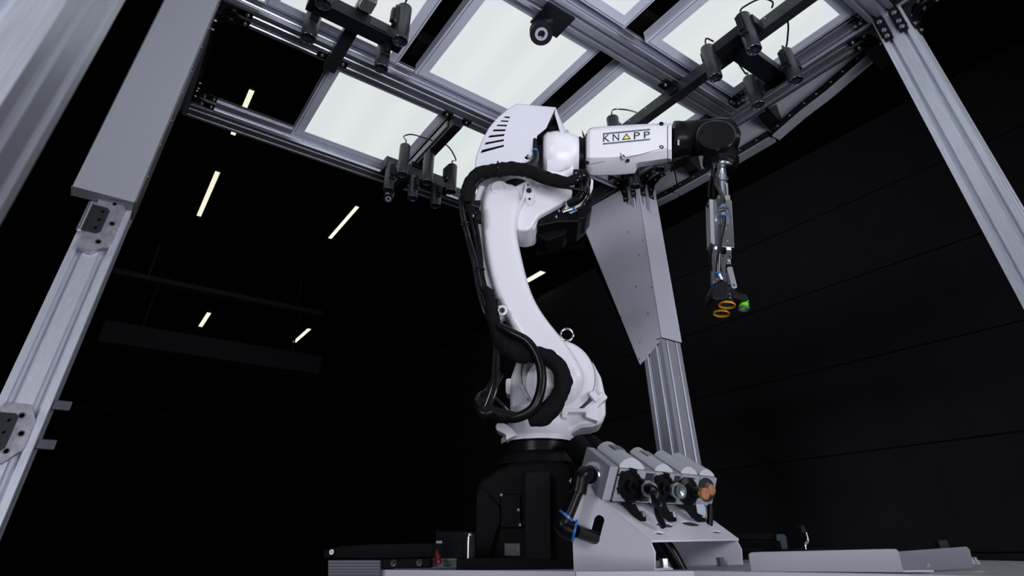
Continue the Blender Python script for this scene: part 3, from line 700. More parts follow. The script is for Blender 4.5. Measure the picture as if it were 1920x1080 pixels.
# -- forearm barrel (axis 4)
def ellsec(xc, yt, yb, n, depth=None, seg=40, pw=1.0, px_tilt=0, k=.84):
    a = RP(xc+px_tilt, yt, n); b = RP(xc-px_tilt, yb, n); c = (a+b)/2; h = (a-b)/2*k; r = depth or h.length
    out = []
    for k in range(seg):
        t = 2*math.pi*k/seg; cc, ss = math.cos(t), math.sin(t)
        cc = math.copysign(abs(cc)**pw, cc); ss = math.copysign(abs(ss)**pw, ss)
        out.append(c+h*ss+N3*r*cc)
    return out
NF = -.03
MB().loft([ellsec(1018, 262, 322, NF), ellsec(1019, 256, 336, NF), ellsec(1026, 251, 345, NF), ellsec(1045, 249, 345, NF), ellsec(1065, 252, 343, NF), ellsec(1080, 257, 337, NF), ellsec(1084, 260, 335, NF)]).build('forearm_barrel', WSMOOTH, robot, angle=50)
rprism('barrel_facet', [(1026, 334), (1024, 318), (1050, 322), (1066, 316), (1074, 305), (1079, 330), (1060, 340)], -.125, -.06, WSMOOTH, bevel=.004)
MB().loft([ellsec(1083, 260, 334, NF), ellsec(1084, 259, 335, NF), ellsec(1088, 259, 335, NF), ellsec(1089, 261, 333, NF), ellsec(1092, 261, 333, NF), ellsec(1093, 259, 335, NF), ellsec(1100, 258, 334, NF), ellsec(1101, 262, 330, NF)]).build('axis_ring', BLACK, robot, angle=25)
MB().prism([RP(1093, 255, -.03), RP(1096, 262, -.03), RP(1099, 260, -.03), RP(1091, 243, -.03)], N3*.004).build('clip', BRKT, robot)

# -- forearm cover: faceted white housing with text
def fsec(x, yt, y1, y2, y3, nn=-.135, nf=.06):
    """yt top edge, y1 crease of the vertical side, y2 bottom of the slanted facet, y3 underside edge"""
    T = RP(x, yt, nn); top = RP(x, yt-1.5, nn+.02); A = RP(x, y1, nn); B = RP(x, y2, nn+.034); Cc = RP(x, y3, nn+.085)
    return [top, RP(x, yt+1.5, nn+.004), RP(x, yt+7, nn), A, B, Cc, RP(x, y3+1, nn+.11), RP(x, y2-6, nf-.02), RP(x, (yt+y1)/2+12, nf), RP(x, yt+14, nf-.03)]
sec = [fsec(1098.5, 262, 292, 306, 322, -.118), fsec(1101, 247, 295, 309, 325, -.13), fsec(1106, 242, 295, 311, 327), fsec(1112, 240, 295, 312, 329), fsec(1130, 238.5, 294.5, 311.5, 328.5), fsec(1155, 237, 293.5, 310, 327.5),
       fsec(1175, 235.8, 292, 308, 326), fsec(1190, 235, 290, 306, 324.5), fsec(1196, 234.6, 289, 305, 314), fsec(1210, 234, 286.5, 303, 311), fsec(1225, 233.4, 284, 301, 309), fsec(1240, 232.8, 281, 298.5, 306.5), fsec(1251, 232.4, 279.5, 297, 304.5)]
fcv = MB().loft(sec).build('forearm_cover', WSMOOTH, robot, bevel=.0025, bseg=3, angle=40); lab(fcv, 'white forearm cover with the printed name')
sec = [fsec(1252.2, 233.5, 279.5, 297, 303.5, -.133), fsec(1259.5, 233, 279.5, 299, 302.5, -.133)]
MB().loft(sec).build('forearm_collar', WSMOOTH, robot, bevel=.002)
sec = [fsec(1250, 236, 278, 295, 300, -.129), fsec(1253.5, 236, 278, 295, 300, -.129)]
MB().loft(sec).build('seam', BLACK, robot)
# recessed dimples and screws
for (x, y) in ((1167, 294), (1240, 276.5), (1100.5, 306), (1240, 232.5)):
    n = -.1355
    MB().lathe(RP(x, y, n+.003), -N3, [(0, .0075), (.003, .0075), (.005, .0045), (.002, .003), (.002, 0)], 16).build('cover_screw', BLACK, fcv)
MB().prism([RP(1161.5, 286.5, -.137), RP(1164, 285, -.137), RP(1171.5, 297, -.137), RP(1166.5, 297.5, -.137)], N3*.01).build('screw_recess', mat('shade_grey_plastic', (.5, .5, .56), .4), fcv, bevel=.001)
MB().lathe(RP(1177, 302, -.12), -N3, [(0, .006), (.005, .006), (.005, 0)], 16).build('cover_screw', BLACK, fcv)
# parting line of the cover halves
MB().tube([RP(1101, 309, -.114), RP(1130, 303.5, -.117), RP(1160, 298, -.123), RP(1180, 294.5, -.13), RP(1205, 288.5, -.1353), RP(1230, 281.5, -.1353), RP(1250, 278, -.1353)], .0007, 6, 4).build('parting_line', BLACK, fcv)

# -- lettering
def letters(txt, xl, xr, ytl, ybl, ytr, ybr, m, name):
    cu = bpy.data.curves.new('t', 'FONT'); cu.body = txt; cu.size = 1; cu.resolution_u = 4
    ob = bpy.data.objects.new('t', cu); C.objects.link(ob)
    dg = bpy.context.evaluated_depsgraph_get(); me = bpy.data.meshes.new_from_object(ob.evaluated_get(dg))
    vs = [v.co.copy() for v in me.vertices]; fs = [tuple(p.vertices) for p in me.polygons]
    bpy.data.objects.remove(ob); x0 = min(v.x for v in vs); x1 = max(v.x for v in vs); y0 = min(v.y for v in vs); y1 = max(v.y for v in vs)
    out = []
    for v in vs:
        s = (v.x-x0)/(x1-x0); t = (v.y-y0)/(y1-y0)
        out.append(RP(xl+(xr-xl)*s, (ybl+(ybr-ybl)*s)*(1-t)+(ytl+(ytr-ytl)*s)*t, -.1362))
    n = len(out); mb = MB(); mb.add(out+[p+N3*.0008 for p in out], fs+[tuple(n+i for i in reversed(f)) for f in fs])
    return mb.build(name, m, fcv)
def yline(x, y0, y1): return y0+(y1-y0)*(x-1130)/(1219-1130)
for ch, xl, xr in (('K', 1131, 1143), ('N', 1149, 1161), ('P', 1188.5, 1200), ('P', 1207.5, 1218.5)):
    letters(ch, xl, xr, yline(xl, 252.8, 246), yline(xl, 266, 258.2), yline(xr, 252.8, 246), yline(xr, 266, 258.2), INK, 'letter')
for y0_, y1_ in ((249.5, 241.2), (268.3, 259.8)):
    MB().prism([RP(1130.3, y0_, -.1362), RP(1219, y1_, -.1362), RP(1219, y1_+2.7, -.1362), RP(1130.3, y0_+2.7, -.1362)], N3*.0008).build('print_bar', BAR, fcv)
MB().prism([RP(1174.5, 250, -.1364), RP(1183, 260.6, -.1364), RP(1166, 262.2, -.1364)], N3*.0008).build('triangle_outline', INK, fcv)
MB().prism([RP(1174.5, 253, -.1368), RP(1180, 259.4, -.1368), RP(1169.2, 260.4, -.1368)], N3*.0008).build('triangle', YLOGO, fcv)

# -- black wrist (axis 5)
NW = -.03
MB().loft([ellsec(1259, 233, 303, NW, pw=.8), ellsec(1270, 232.5, 301, NW, pw=.8), ellsec(1271, 233, 300, NW, pw=.8), ellsec(1283, 232.5, 298, NW, pw=.8), ellsec(1300, 231, 290, NW, pw=.75), ellsec(1320, 229.5, 287, NW, pw=.7), ellsec(1345, 227.5, 290, NW, pw=.7), ellsec(1362, 228, 291, NW, pw=.75), ellsec(1374, 236, 289, NW, pw=.85), ellsec(1381, 250, 286, NW, .05, pw=.9)]).build('wrist_body', BLACK, robot, angle=50)
def ovalplate(n, d, s=1.0):
    pts = []
    for k in range(40):
        t = 2*math.pi*k/40; c_, s_ = math.cos(t), math.sin(t)
        pts.append(RP(1343+35*s*math.copysign(abs(c_)**.93, c_), 252.5+26.5*s*math.copysign(abs(s_)**.93, s_)-c_*1.0, n))
    return MB().prism(pts, N3*d)
ovalplate(-.112, .05).build('wrist_cap', BLACK, robot, bevel=.003)
ovalplate(-.106, .04, 1.06).build('wrist_rim', mat('black_gloss', (.012, .012, .014), .15, coat=.6), robot, bevel=.002)
for x, y in ((1317, 248), (1374, 277)): MB().lathe(RP(x, y, -.113), -N3, [(0, .004), (.002, .004), (.002, .002), (0, 0)], 12).build('screw', BLACK, robot)
MB().prism([RP(1270.5, 262, -.106), RP(1274, 262, -.106), RP(1274, 272, -.106), RP(1270.5, 272, -.106)], N3*.002).build('print_stripe', mat('print_light', (.35, .38, .42), .5), robot)
MB().prism([RP(x, y, -.06) for x, y in ((1262, 296), (1296, 289), (1292, 293), (1280, 295), (1278, 298), (1272, 299), (1264, 304))], N3*.06).build('wrist_bracket', BLACK, robot, bevel=.002)
wc = RP(1351, 300, NW)
GA = (RP(1350.5, 290, NW)-RP(1353.5, 345, NW)).normalized()   # the tool axis leans a little
MB().lathe(wc-GA*.038, GA, [(0, .040), (.002, .050), (.012, .052), (.02, .060), (.042, .061), (.046, .055), (.075, .054), (.075, 0)], 12).build('tool_flange', BLACK, robot, bevel=.001, angle=20)

# -- hoses and cable dress pack
hose_n = -.16
def hose(px, r, m, name='hose', n=hose_n, wob=0, seg=12, parent=robot, wf=25):
    pts = [RP(p[0], p[1], p[2] if len(p) > 2 else n) for p in px]
    return MB().tube(pts, r, seg, 14 if wob else 6, wob, wf).build(name, m, parent)
sl = [(1094, 325, -.16), (1072, 339, -.17), (1048, 340, -.175), (1022, 333, -.175), (995, 322, -.175), (965, 316, -.175), (935, 318, -.175), (905, 322, -.17), (885, 335, -.165), (876, 358, -.16), (876, 382, -.16)]
hose(sl, [.010, .017, .019, .0195, .021, .024, .025, .021, .02, .021, .017], CLOTH, 'cable_sleeve', wob=.30, seg=36, wf=19)
hose([(896, 386, -.14), (886, 395, -.15), (880, 385, -.155)], [.008, .02, .016], CLOTH, 'cable_sleeve', wob=.4, seg=16)
hose([(900, 390), (886, 385), (884, 375), (890, 350), (905, 335), (935, 326)], .009, RUB)
MB().torus(RP(934, 318, -.175), U3, .026, .003, 24, 6).build('cable_tie', RUB, robot)
hose([(1003, 285, -.12), (1002, 298, -.13), (993, 307, -.14), (975, 312, -.15)], .008, RUB)
hose([(1007, 285, -.12), (1006, 300, -.13), (997, 310, -.14), (980, 316, -.15)], .006, GLOSSR)
MB().cyl(RP(1003, 281, -.12), RP(1003, 284, -.12), .0095).build('blue_collar', BLUE, robot)
hose([(1003, 262, -.11), (1003, 285, -.12)], .008, RUB)
# cables beside the joint and down the link
hose([(1085, 318, -.15), (1098, 335, -.14), (1104, 360, -.13), (1095, 385, -.12), (1082, 392, -.1)], .0045, GLOSSR)
hose([(990, 330, -.165), (1025, 345, -.165), (1065, 352, -.165), (1095, 358, -.16), (1107, 370, -.15), (1100, 385, -.13)], .0052, RUB)
hose([(1092, 320, -.14), (1100, 340, -.13), (1088, 370, -.11), (1066, 384, -.09)], .014, RUB, 'motor_cable')
hose([(1088, 330, -.14), (1090, 355, -.13), (1084, 375, -.11)], .006, RUB)
cl_ = RP(1086, 330, -.15)
for k in range(7): MB().obox(RP(1078+random.uniform(0, 18), 322+random.uniform(0, 16), -.165), U3, N3, Z, .008, .008, .008).build('clamp', BRKT, robot, bevel=.002)
for x, y in ((1080, 325), (1087, 331), (1095, 329), (1083, 338)): MB().lathe(RP(x, y, -.176), -N3, [(0, .003), (.002, .003), (.002, 0)], 10).build('screw', BOLT, robot)
hose([(862, 372, -.15), (864, 400, -.15), (873, 440, -.155), (886, 490, -.155), (893, 530, -.155), (903, 570, -.155), (914, 600, -.155), (927, 640, -.16), (926, 680, -.17), (922, 720, -.18), (905, 768, -.19), (896, 776, -.19)], .0052, GLOSSR)
hose([(867, 372, -.155), (869, 400, -.155), (880, 445, -.16), (893, 490, -.16), (900, 530, -.16), (908, 562, -.16), (918, 595, -.16), (932, 650, -.165), (933, 690, -.175), (928, 735, -.185), (910, 775, -.19)], .0055, GLOSSR)
hose([(880, 395, -.15), (885, 420, -.15), (893, 460, -.155), (900, 500, -.155), (903, 530, -.155), (915, 565, -.155), (920, 590, -.155)], .0062, RUB)
hose([(885, 395, -.145), (893, 420, -.145), (901, 470, -.15), (905, 515, -.15), (915, 555, -.15)], .0058, RUB)
for (x, y) in ((872, 420), (897, 505), (916, 587), (931, 649)): MB().torus(RP(x+3, y, -.158), Z, .012, .0025, 20, 6).cyl(RP(x-4, y, -.165), RP(x-8, y+1, -.165), .0018, seg=6).build('cable_tie', RUB, robot)
hose([(905, 540), (918, 552), (922, 580), (930, 620), (950, 650), (975, 662), (1000, 664), (1030, 672), (1052, 695), (1057, 720), (1045, 750), (1020, 775), (990, 786)], [.010, .014, .017, .02, .024, .026, .024, .021, .020, .021, .024, .024, .016], CLOTH, 'cable_sleeve', n=-.17, wob=.28, seg=36, wf=19)
hose([(935, 612, -.185), (960, 625, -.195), (990, 642, -.2), (1010, 675, -.2), (1016, 710, -.2), (1010, 745, -.2), (995, 770, -.195), (965, 783, -.19), (935, 778, -.19), (915, 765, -.19)], .0125, RUB, 'motor_cable')
hose([(935, 700, -.1), (915, 735, -.12), (900, 745, -.15), (897, 760, -.18), (906, 775, -.19), (925, 770, -.19)], .014, RUB, 'motor_cable', wob=.1)
hose([(928, 745, -.18), (945, 762, -.16), (962, 778, -.15)], .004, GLOSSR)
hose([(915, 770, -.19), (945, 778, -.19), (965, 783, -.19)], .0135, RUB, 'motor_cable')
MB().cyl(RP(982, 772, -.16), RP(990, 770, -.16), .006).build('fitting', BRKT, robot)
# bracket and clips beside the link
for (x, y, s) in ((894, 388, 8), (890, 402, 6), (921, 553, 6), (928, 571, 6), (898, 410, 6)):
    MB().obox(RP(x, y, -.14), U3, N3, Z, s*.0017, .014, s*.0021).build('clamp', BRKT, robot, bevel=.002)
MB().torus(RP(941, 582, -.13), N3, .012, .004, 20, 8).build('lifting_eye', WHITE, robot)
MB().cyl(RP(892, 393, -.16), RP(892, 400, -.16), .003).cyl(RP(887, 403, -.16), RP(887, 408, -.16), .004).build('screw', BOLT, robot)

# ------------------------------------------------------------------ vacuum gripper
gr = thing('vacuum_gripper', 'slim steel vacuum gripper with bellows suction cups hanging from the robot wrist', 'gripper', RP(1351, 590, NW))
gc = wc-GA*.036
MB().lathe(gc, -GA, [(0, .028), (.0, .046), (.010, .046), (.0115, .043), (.0115, 0)], 40).build('flange', CHROME, gr)
for k in range(8):
    a = k*math.pi/4; MB().lathe(gc-GA*.010+Vector((math.cos(a), math.sin(a), 0))*.038, -GA, [(0, .0032), (.004, .0032), (.004, .0015), (.002, 0)], 10).build('screw', BOLT, gr)
MB().lathe(gc-GA*.010, -GA, [(0, .017), (.026, .017), (.027, .019), (.05, .019), (.052, .015), (.052, 0)], 28).build('spindle', STEEL, gr)
for k in (0, 2.4, 4.1): MB().lathe(gc-GA*.048+(U3*math.cos(k)-N3*abs(math.sin(k)))*.017, -N3, [(0, .004), (.006, .004), (.006, .002), (.004, 0)], 12).build('clamp_screw', BOLT, gr)
gp = lambda x, y, n=NW: RP(x, y, n)
MB().cyl(gp(1353, 338), gp(1355, 372), .012).cyl(gp(1362, 345, NW+.01), gp(1364, 372, NW+.01), .006).build('rod', STEEL, gr)
blk = [(1330, 374), (1372, 374), (1378, 463), (1339, 461), (1332, 450)]
bo = plate_holes([(1337, 374), (1370, 374), (1377, 462), (1341, 460)], [[(1345, 402), (1366, 400), (1369, 417), (1365, 420), (1348, 420), (1345, 416)]], RPn(-.05), N3*.004).build('front_plate', STEEL, gr)
MB().prism([gp(1330, 373, -.045), gp(1337, 374, -.05), gp(1341, 461, -.05), gp(1333, 455, -.045)], N3*.05).build('side_plate', mat('satin_steel', (.6, .61, .66), .35, .8), gr, bevel=.001)
MB().prism([gp(1337, 376, -.02), gp(1372, 376, -.02), gp(1377, 461, -.02), gp(1341, 460, -.02)], N3*.03).build('body_block', PLATE, gr, bevel=.001)
MB().prism([gp(1346, 373, -.05), gp(1346, 366, -.05), gp(1369, 366, -.05), gp(1369, 374, -.05)], N3*.04).build('cap_block', mat('beige_metal', (.42, .38, .33), .4, .5), gr, bevel=.001)
MB().prism([gp(1340, 456, -.055), gp(1377, 457, -.055), gp(1377, 464, -.055), gp(1340, 462, -.055)], N3*.04).build('lower_clamp', STEEL, gr, bevel=.001)
for x, y in ((1362, 427), (1364, 450)): MB().lathe(gp(x, y, -.05), -N3, [(0, .0045), (.0015, .0045), (.0015, .002), (0, 0)], 12).build('screw', BOLT, gr)
MB().cyl(gp(1325, 386, -.03), gp(1331, 386, -.03), .005).cyl(gp(1331, 457, -.03), gp(1336, 457, -.03), .006).build('knob', BRKT, gr)
fork = [(1338, 455), (1345, 455), (1349, 470), (1353, 477), (1362, 477), (1362, 462), (1371, 462), (1372, 484), (1362, 488), (1360, 505), (1362, 528), (1356, 528), (1353, 500), (1350, 486), (1346, 484), (1344, 530), (1337, 532)]
MB().prism([gp(x, y, -.045) for x, y in fork], N3*.008).build('fork_plate', STEEL, gr, bevel=.0008)
MB().prism([gp(x, y, -.02) for x, y in ((1335, 458), (1342, 458), (1343, 535), (1336, 535))], N3*.02).build('rear_plate', PLATE, gr, bevel=.001)
for x, y in ((1355.5, 480.5), (1368.5, 481), (1351, 488)): MB().lathe(gp(x, y, -.0455), -N3, [(0, .002), (.0005, .002), (.0005, 0)], 10).build('screw_hole', BLACK, gr)
MB().cyl(gp(1366, 486, -.03), gp(1366, 497, -.03), .008).build('pivot', STEEL, gr)
MB().prism([gp(x, y, -.05) for x, y in ((1363, 502), (1366, 500), (1373, 500), (1382, 537), (1381, 540), (1375, 541), (1372, 539))], N3*.006).build('lever', mat('satin_steel', (.6, .61, .66), .35, .8), gr, bevel=.001)
MB().lathe(gp(1376, 535, -.05), -N3, [(0, .0045), (.0015, .0045), (.0015, .002), (0, 0)], 12).build('screw', BOLT, gr)
MB().prism([gp(x, y, -.035) for x, y in ((1362, 510), (1366, 508), (1369, 534), (1366, 534))], N3*.01).build('link_bar', PLATE, gr)
nut = gp(1357, 394, -.075)
MB().lathe(nut+GA*.012, GA, [(-.004, .010), (.004, .010), (.004, 0)], 20).lathe(nut-GA*.016, GA, [(-.006, .010), (.004, .010), (.004, 0)], 20).build('bulkhead', STEEL, gr)
MB().lathe(nut+GA*.002, GA, [(0, .014), (.001, .0165), (.005, .0165), (.006, .014)], 6).lathe(nut-GA*.008, GA, [(0, .014), (.001, .0160), (.005, .0160), (.006, .014)], 6).build('nut', STEEL, gr, angle=20)
MB().lathe(nut+GA*.016, GA, [(0, .0085), (0, .0105), (.003, .0105), (.003, .0085)], 24).build('blue_collar', BLUE, gr)
MB().lathe(nut-GA*.026, GA, [(0, .0085), (0, .0105), (.003, .0105), (.003, .0085)], 24).build('blue_collar', BLUE, gr)
hose([(1342, 325, -.05), (1341, 335, -.06), (1347, 352, -.07), (1355, 370, -.075), (1357.5, 384, -.075)], .0066, GLOSSR, 'hose', parent=gr)
hose([(1357.5, 402, -.075), (1357, 420, -.078), (1351, 450, -.08), (1347, 480, -.08), (1346, 512, -.07)], .0066, GLOSSR, 'hose', parent=gr)
hose([(1348, 318, -.03), (1340, 335, -.0), (1338, 372, .0)], .006, RUB, 'hose', parent=gr)
hose([(1338, 325, -.0), (1330, 345, .0), (1330, 372, .0)], .005, RUB, 'hose', parent=gr)
hose([(1336, 322, -.05), (1340, 345, -.055), (1352, 372, -.055), (1350, 395, -.055), (1352, 455, -.055)], .0018, GLOSSR, 'thin_tube', parent=gr)
hose([(1336, 462, -.02), (1332, 480, -.02), (1333, 500, -.02), (1340, 512, -.02)], .004, RUB, 'hose', parent=gr)
MB().cyl(gp(1346, 511, -.068), gp(1346.5, 514, -.068), .0090).build('blue_collar', BLUE, gr)
MB().cyl(gp(1347, 514, -.066), gp(1352, 525, -.062), .0082).build('air_fitting', STEEL, gr)
MB().cyl(gp(1334, 535, -.03), gp(1337, 533, -.03), .006).build('blue_collar', BLUE, gr)
hub = [(1335, 560), (1333, 545), (1338, 533), (1347, 527), (1358, 524), (1366, 532), (1369, 542), (1366, 560), (1345, 563)]
MB().prism([gp(x, y, -.07) for x, y in hub], N3*.07).build('cup_carrier', mat('black_nylon', (.007, .007, .009), .45, 0, .2, 400, 0, spec=.2), gr, bevel=.006, bseg=3)
MB().prism([gp(x, y, -.055) for x, y in ((1366, 541), (1376, 540), (1386, 549), (1399, 550), (1403, 556), (1403, 563), (1390, 564), (1378, 559), (1366, 556))], N3*.035).build('cup_carrier', MT['black_nylon'], gr, bevel=.004)
def cup(x, y0, y1, n, R, m, lipm, lab_):
    c = gp(x, y1, n); h = (gp(x, y0, n)-c).z; prof = [(h*.3, 0), (h*.28, R*.4), (h*.08, R*.7), (.002, R*.82), (0, R*.99), (h*.07, R*1.0)]
    k = 3
    for i in range(k):
        z0 = h*(.12+.26*i); prof += [(z0, R*.72), (z0+h*.05, R*.74), (z0+h*.11, R*.96), (z0+h*.15, R*.96), (z0+h*.22, R*.74)]
    prof += [(h*.92, R*.6), (h, R*.55), (h, 0)]
    o = MB().lathe(c, GA, prof, 32, cap=False).build('bellows_cup', m, gr, angle=50); lab(o, lab_)
    MB().lathe(c, GA, [(.002, R*.80), (-.003, R*1.02), (.001, R*1.04), (.005, R*.90)], 32, cap=False).build('lip', lipm, gr, angle=60)
cup(1363, 546, 572, -.045, .0238, GLOSSR, YEL, 'upper black bellows cup with yellow lip')
cup(1353, 566, 588, .01, .0238, GLOSSR, YEL, 'lower black bellows cup with yellow lip')
cup(1395, 560, 579, -.03, .0155, GREEN, mat('blue_grey_lip', (.06, .10, .14), .5), 'small bright green bellows cup')
MB().cyl(gp(1363, 540, -.045), gp(1363, 548, -.045), .012).build('cup_neck', MT['black_nylon'], gr)
MB().cyl(gp(1353, 560, .01), gp(1353, 567, .01), .012).build('cup_neck', MT['black_nylon'], gr)

# ------------------------------------------------------------------ machine table and what stands on it
def onT(x, y, z=TZ):
    d = ray(x, y); t = (z-H0)/d.z; return Vector((d.x*t, d.y*t, z))
tp = [RP(x, 1050, n) for x, n in ((722, -.30), (1080, -.52), (1300, -.56), (1700, -.76), (1980, -.88), (2150, -.4), (1700, .45), (745, .5))]
tb = thing('machine_table', 'pale grey machine table whose front edge runs along the bottom of the picture', 'table', Vector((BASE.x, BASE.y, 0)))
MB().prism([Vector((p.x, p.y, TZ)) for p in tp], -Z*.022).build('table_top', mat('table_grey', (.5, .5, .54), .5, 0, .1, 100, .05), tb, bevel=.001)
tpi = [Vector((p.x, p.y, TZ-.022)) for p in tp]; cen = sum(tpi, Vector())/len(tpi)
MB().prism([p.lerp(cen, .06) for p in tpi], -Z*.08).build('table_frame', WSHEET, tb)
for k in (0, 3, 5, 7):
    p = tpi[k].lerp(cen, .18); MB().box((p.x-.04, p.y-.04, 0), (p.x+.04, p.y+.04, TZ-.1)).build('leg', BRKT, tb)
# white edge strip on the table front
for i in range(4):
    a, b = [Vector((p.x, p.y, TZ+.0015)) for p in (tp[i], tp[i+1])]; nn = Vector((b-a)).cross(Z).normalized()
    MB().prism([a-nn*.012, b-nn*.012, b+nn*.008, a+nn*.008], -Z*.045).build('edge_strip', WSHEET, tb)

# white bracket of the air unit
br = thing('sheet_metal_bracket', 'white folded sheet metal bracket with sloping top beside the robot base', 'bracket', onT(1225, 1068))
nA, nB, nC = -.43, -.5, -.36
lp0 = [(1076, 1070, nA), (1067, 897, nA), (1085, 899, nA), (1222, 1013, nB), (1227, 1070, nB)]
def lpt(x, y):      # left plate: depth varies linearly with x
    return RP(x, y, nA+(nB-nA)*(x-1077)/(1227-1077))
slot = []
for k in range(16):
    t = math.pi*k/8; slot.append((1118.5+10.8*math.cos(t)+(-5 if math.sin(t) > 0 else 5)*.8, 990+ (14 if math.sin(t) > 0 else -14)+10.5*math.sin(t)))
sidev = (RP(1394, 1063, nC)-RP(1227, 1070, nB)); sidev.z = 0
pl = plate_holes([(1076, 1070), (1069, 900), (1085, 898.5), (1150, 952), (1222, 1013), (1220, 1019), (1227, 1035), (1227, 1070)], [slot], lpt, sidev.normalized()*.003).build('side_plate', WSHEET, br); lab(pl, 'side plate with an oblong hole')
MB().prism([lpt(1066, 903), lpt(1071, 896), lpt(1086, 898)], sidev.normalized()*.02).build('folded_lip', WSHEET, br)
A0, A1 = lpt(1085, 899), lpt(1222, 1013)
dv = RP(1385, 1010, nC)-A1
def slp(s, t): return A0+(A1-A0)*s+dv*t
def oval(s, t, rs, rt): return [(s+rs*math.cos(2*math.pi*k/16), t+rt*math.sin(2*math.pi*k/16)) for k in range(16)]
plate_holes([(0, 0), (1, 0), (1, 1), (0, 1)], [oval(.76, .34, .05, .09), oval(.74, .66, .05, .10), oval(.89, .17, .028, .05), oval(.88, .84, .028, .06)], slp, -Z*.003).build('sloping_top', WSHEET, br)
bot = RP(1227, 1070, nB); far_b = RP(1400, 1063, nC)
rp = [p+dv for p in (lpt(1085, 899), lpt(1222, 1013), lpt(1220, 1019), lpt(1227, 1035), lpt(1227, 1068), lpt(1080, 1068))]
MB().prism(rp, -sidev.normalized()*.003).build('side_plate', WSHEET, br)
MB().prism([bot+Z*.0, bot+sidev.normalized()*.045, bot+sidev.normalized()*.045+(lpt(1080, 1068)-lpt(1227, 1068))*.9, lpt(1090, 1069)], Z*.003).build('foot_flange', WSHEET, br)
for x, y, n in ((1246, 1060, -.46), (1352, 1057, -.38)):
    c = RP(x, y, n); MB().lathe(Vector((c.x, c.y, TZ+.003)), Z, [(0, .012), (.002, .012), (.002, .008), (.014, .008), (.014, .004), (.010, 0)], 6).build('foot_bolt', BOLT, br, angle=20)
hose([(1240, 1010, -.40), (1258, 1035, -.40), (1280, 1075, -.40)], .012, RUB, parent=br)

# air preparation unit: five grey modules in a row on black feet
au = thing('air_preparation_unit', 'grey compressed air preparation unit with four rounded lids on the sloping bracket', 'valve unit', RP(1200, 945, -.42))
F0b, F0t = RP(1148, 940.5, -.47), RP(1163, 879, -.47)       # left end of the front face
F1b, F1t = RP(1335, 949, -.36), RP(1345, 896.5, -.36)
back_v = RP(1119, 840, -.375)-RP(1163, 874, -.47)              # module depth, up-left and away
def FP(s, t, d=0): return (F0b*(1-s)+F1b*s)*(1-t)+(F0t*(1-s)+F1t*s)*t+back_v*d
fn = (F1b-F0b).cross(F0t-F0b).normalized()
if fn.dot(N3) > 0: fn = -fn
eu = (F1b-F0b).normalized(); ev = fn.cross(eu).normalized()
if ev.dot(F0t-F0b) < 0: ev = -ev
mods = [(0, .345), (.355, .60), (.61, .80), (.81, 1.0)]
mods = [(0.0, .345), (.35, .615), (.62, .815), (.82, 1.0)]
for k, (s0, s1) in enumerate(mods):
    md = MB().hexa([FP(s0, 0), FP(s1, 0), FP(s1, 0, 1), FP(s0, 0, 1), FP(s0, 1), FP(s1, 1), FP(s1, 1, 1), FP(s0, 1, 1)]).build('module', GREY, au, bevel=.0015)
    # rounded lid
    sa, sb = s0+.005, s0+(s1-s0)*(.72 if k < 2 else .93); secs = []
    for d in (0.05, 1.02):
        c0 = FP(sa, 1.0, d); c1 = FP(sb, 1.0, d); wv = (c1-c0); hgt = wv.length*.34; upv = ev; sec_ = [c0+upv*.0005, c0+upv*hgt*.25]
        for j in range(1, 12):
            t = j/12; sec_.append(c0+wv*t+upv*(hgt*.25+hgt*.75*math.sin(math.pi*t)**.8))
        sec_ += [c1+upv*hgt*.25, c1+upv*.0005]; secs.append(sec_)
    MB().loft(secs).build('lid', LGREY, md, bevel=.001, angle=50)
    if k < 2:
        cc = [FP(sa+(sb-sa)*q, 1.0, d) for q, d in ((.28, .5), (.72, .5), (.72, .78), (.28, .78))]
        MB().prism([c+ev*((FP(sb, 1, 0)-FP(sa, 1, 0)).length*.34*.95+.001) for c in cc], -ev*.003).build('label_window', mat('smoky_label', (.10, .13, .17), .15, coat=.5), md)
# left end block with the large brass fitting
eb0 = MB().hexa([FP(-.02, 0.02)+back_v*.0-eu*.018, FP(-.02, .02), FP(-.02, .02, 1.05), FP(-.02, .02, 1.05)-eu*.018, FP(-.02, 1.06)-eu*.018, FP(-.02, 1.06), FP(-.02, 1.06, 1.05), FP(-.02, 1.06, 1.05)-eu*.018]).build('end_block', GREY, au, bevel=.0015)
fc_ = RP(1113, 889, -.44); fd = (RP(1097, 892, -.49)-RP(1117, 889, -.44)).normalized()
MB().lathe(fc_-fd*.012, fd, [(0, .0215), (.014, .0215), (.014, .017), (.014, 0)], 24).build('boss', GREY, au)
MB().lathe(fc_+fd*.002, fd, [(0, .014), (.002, .016), (.009, .016), (.010, .0145), (.013, .0145), (.014, .0155), (.018, .0155), (.018, 0)], 24).build('fitting', CHROME, au, angle=30)
el_ = fc_+fd*.018
hose([(1103, 889, -.475), (1094, 889, -.487), (1088, 897, -.49), (1085, 907, -.49)], [.013, .0135, .0135, .0130], RUB, 'elbow', parent=au)
MB().cyl(RP(1088, 897, -.49), RP(1083, 924, -.49), .0155).build('sleeve', RUB, au)
MB().cyl(RP(1083, 922, -.49), RP(1064, 968, -.49), .0105).build('air_tube', RUB, au)
MB().cyl(RP(1063.5, 966, -.49), RP(1061, 970, -.49), .0155).build('blue_collar', BLUE, au)
hose([(1061, 970, -.49), (1055, 984, -.49), (1062, 991, -.49), (1076, 996, -.49)], [.0145, .016, .016, .0155], RUB, 'elbow', parent=au)
MB().cyl(RP(1048, 982, -.48), RP(1060, 984, -.48), .013).build('elbow_stub', RUB, au)
MB().cyl(RP(1075, 994, -.49), RP(1079, 995.5, -.49), .0175).build('blue_collar', BLUE, au)
MB().cyl(RP(1079, 995, -.49), RP(1120, 1010, -.44), .0105).build('air_tube', RUB, au)
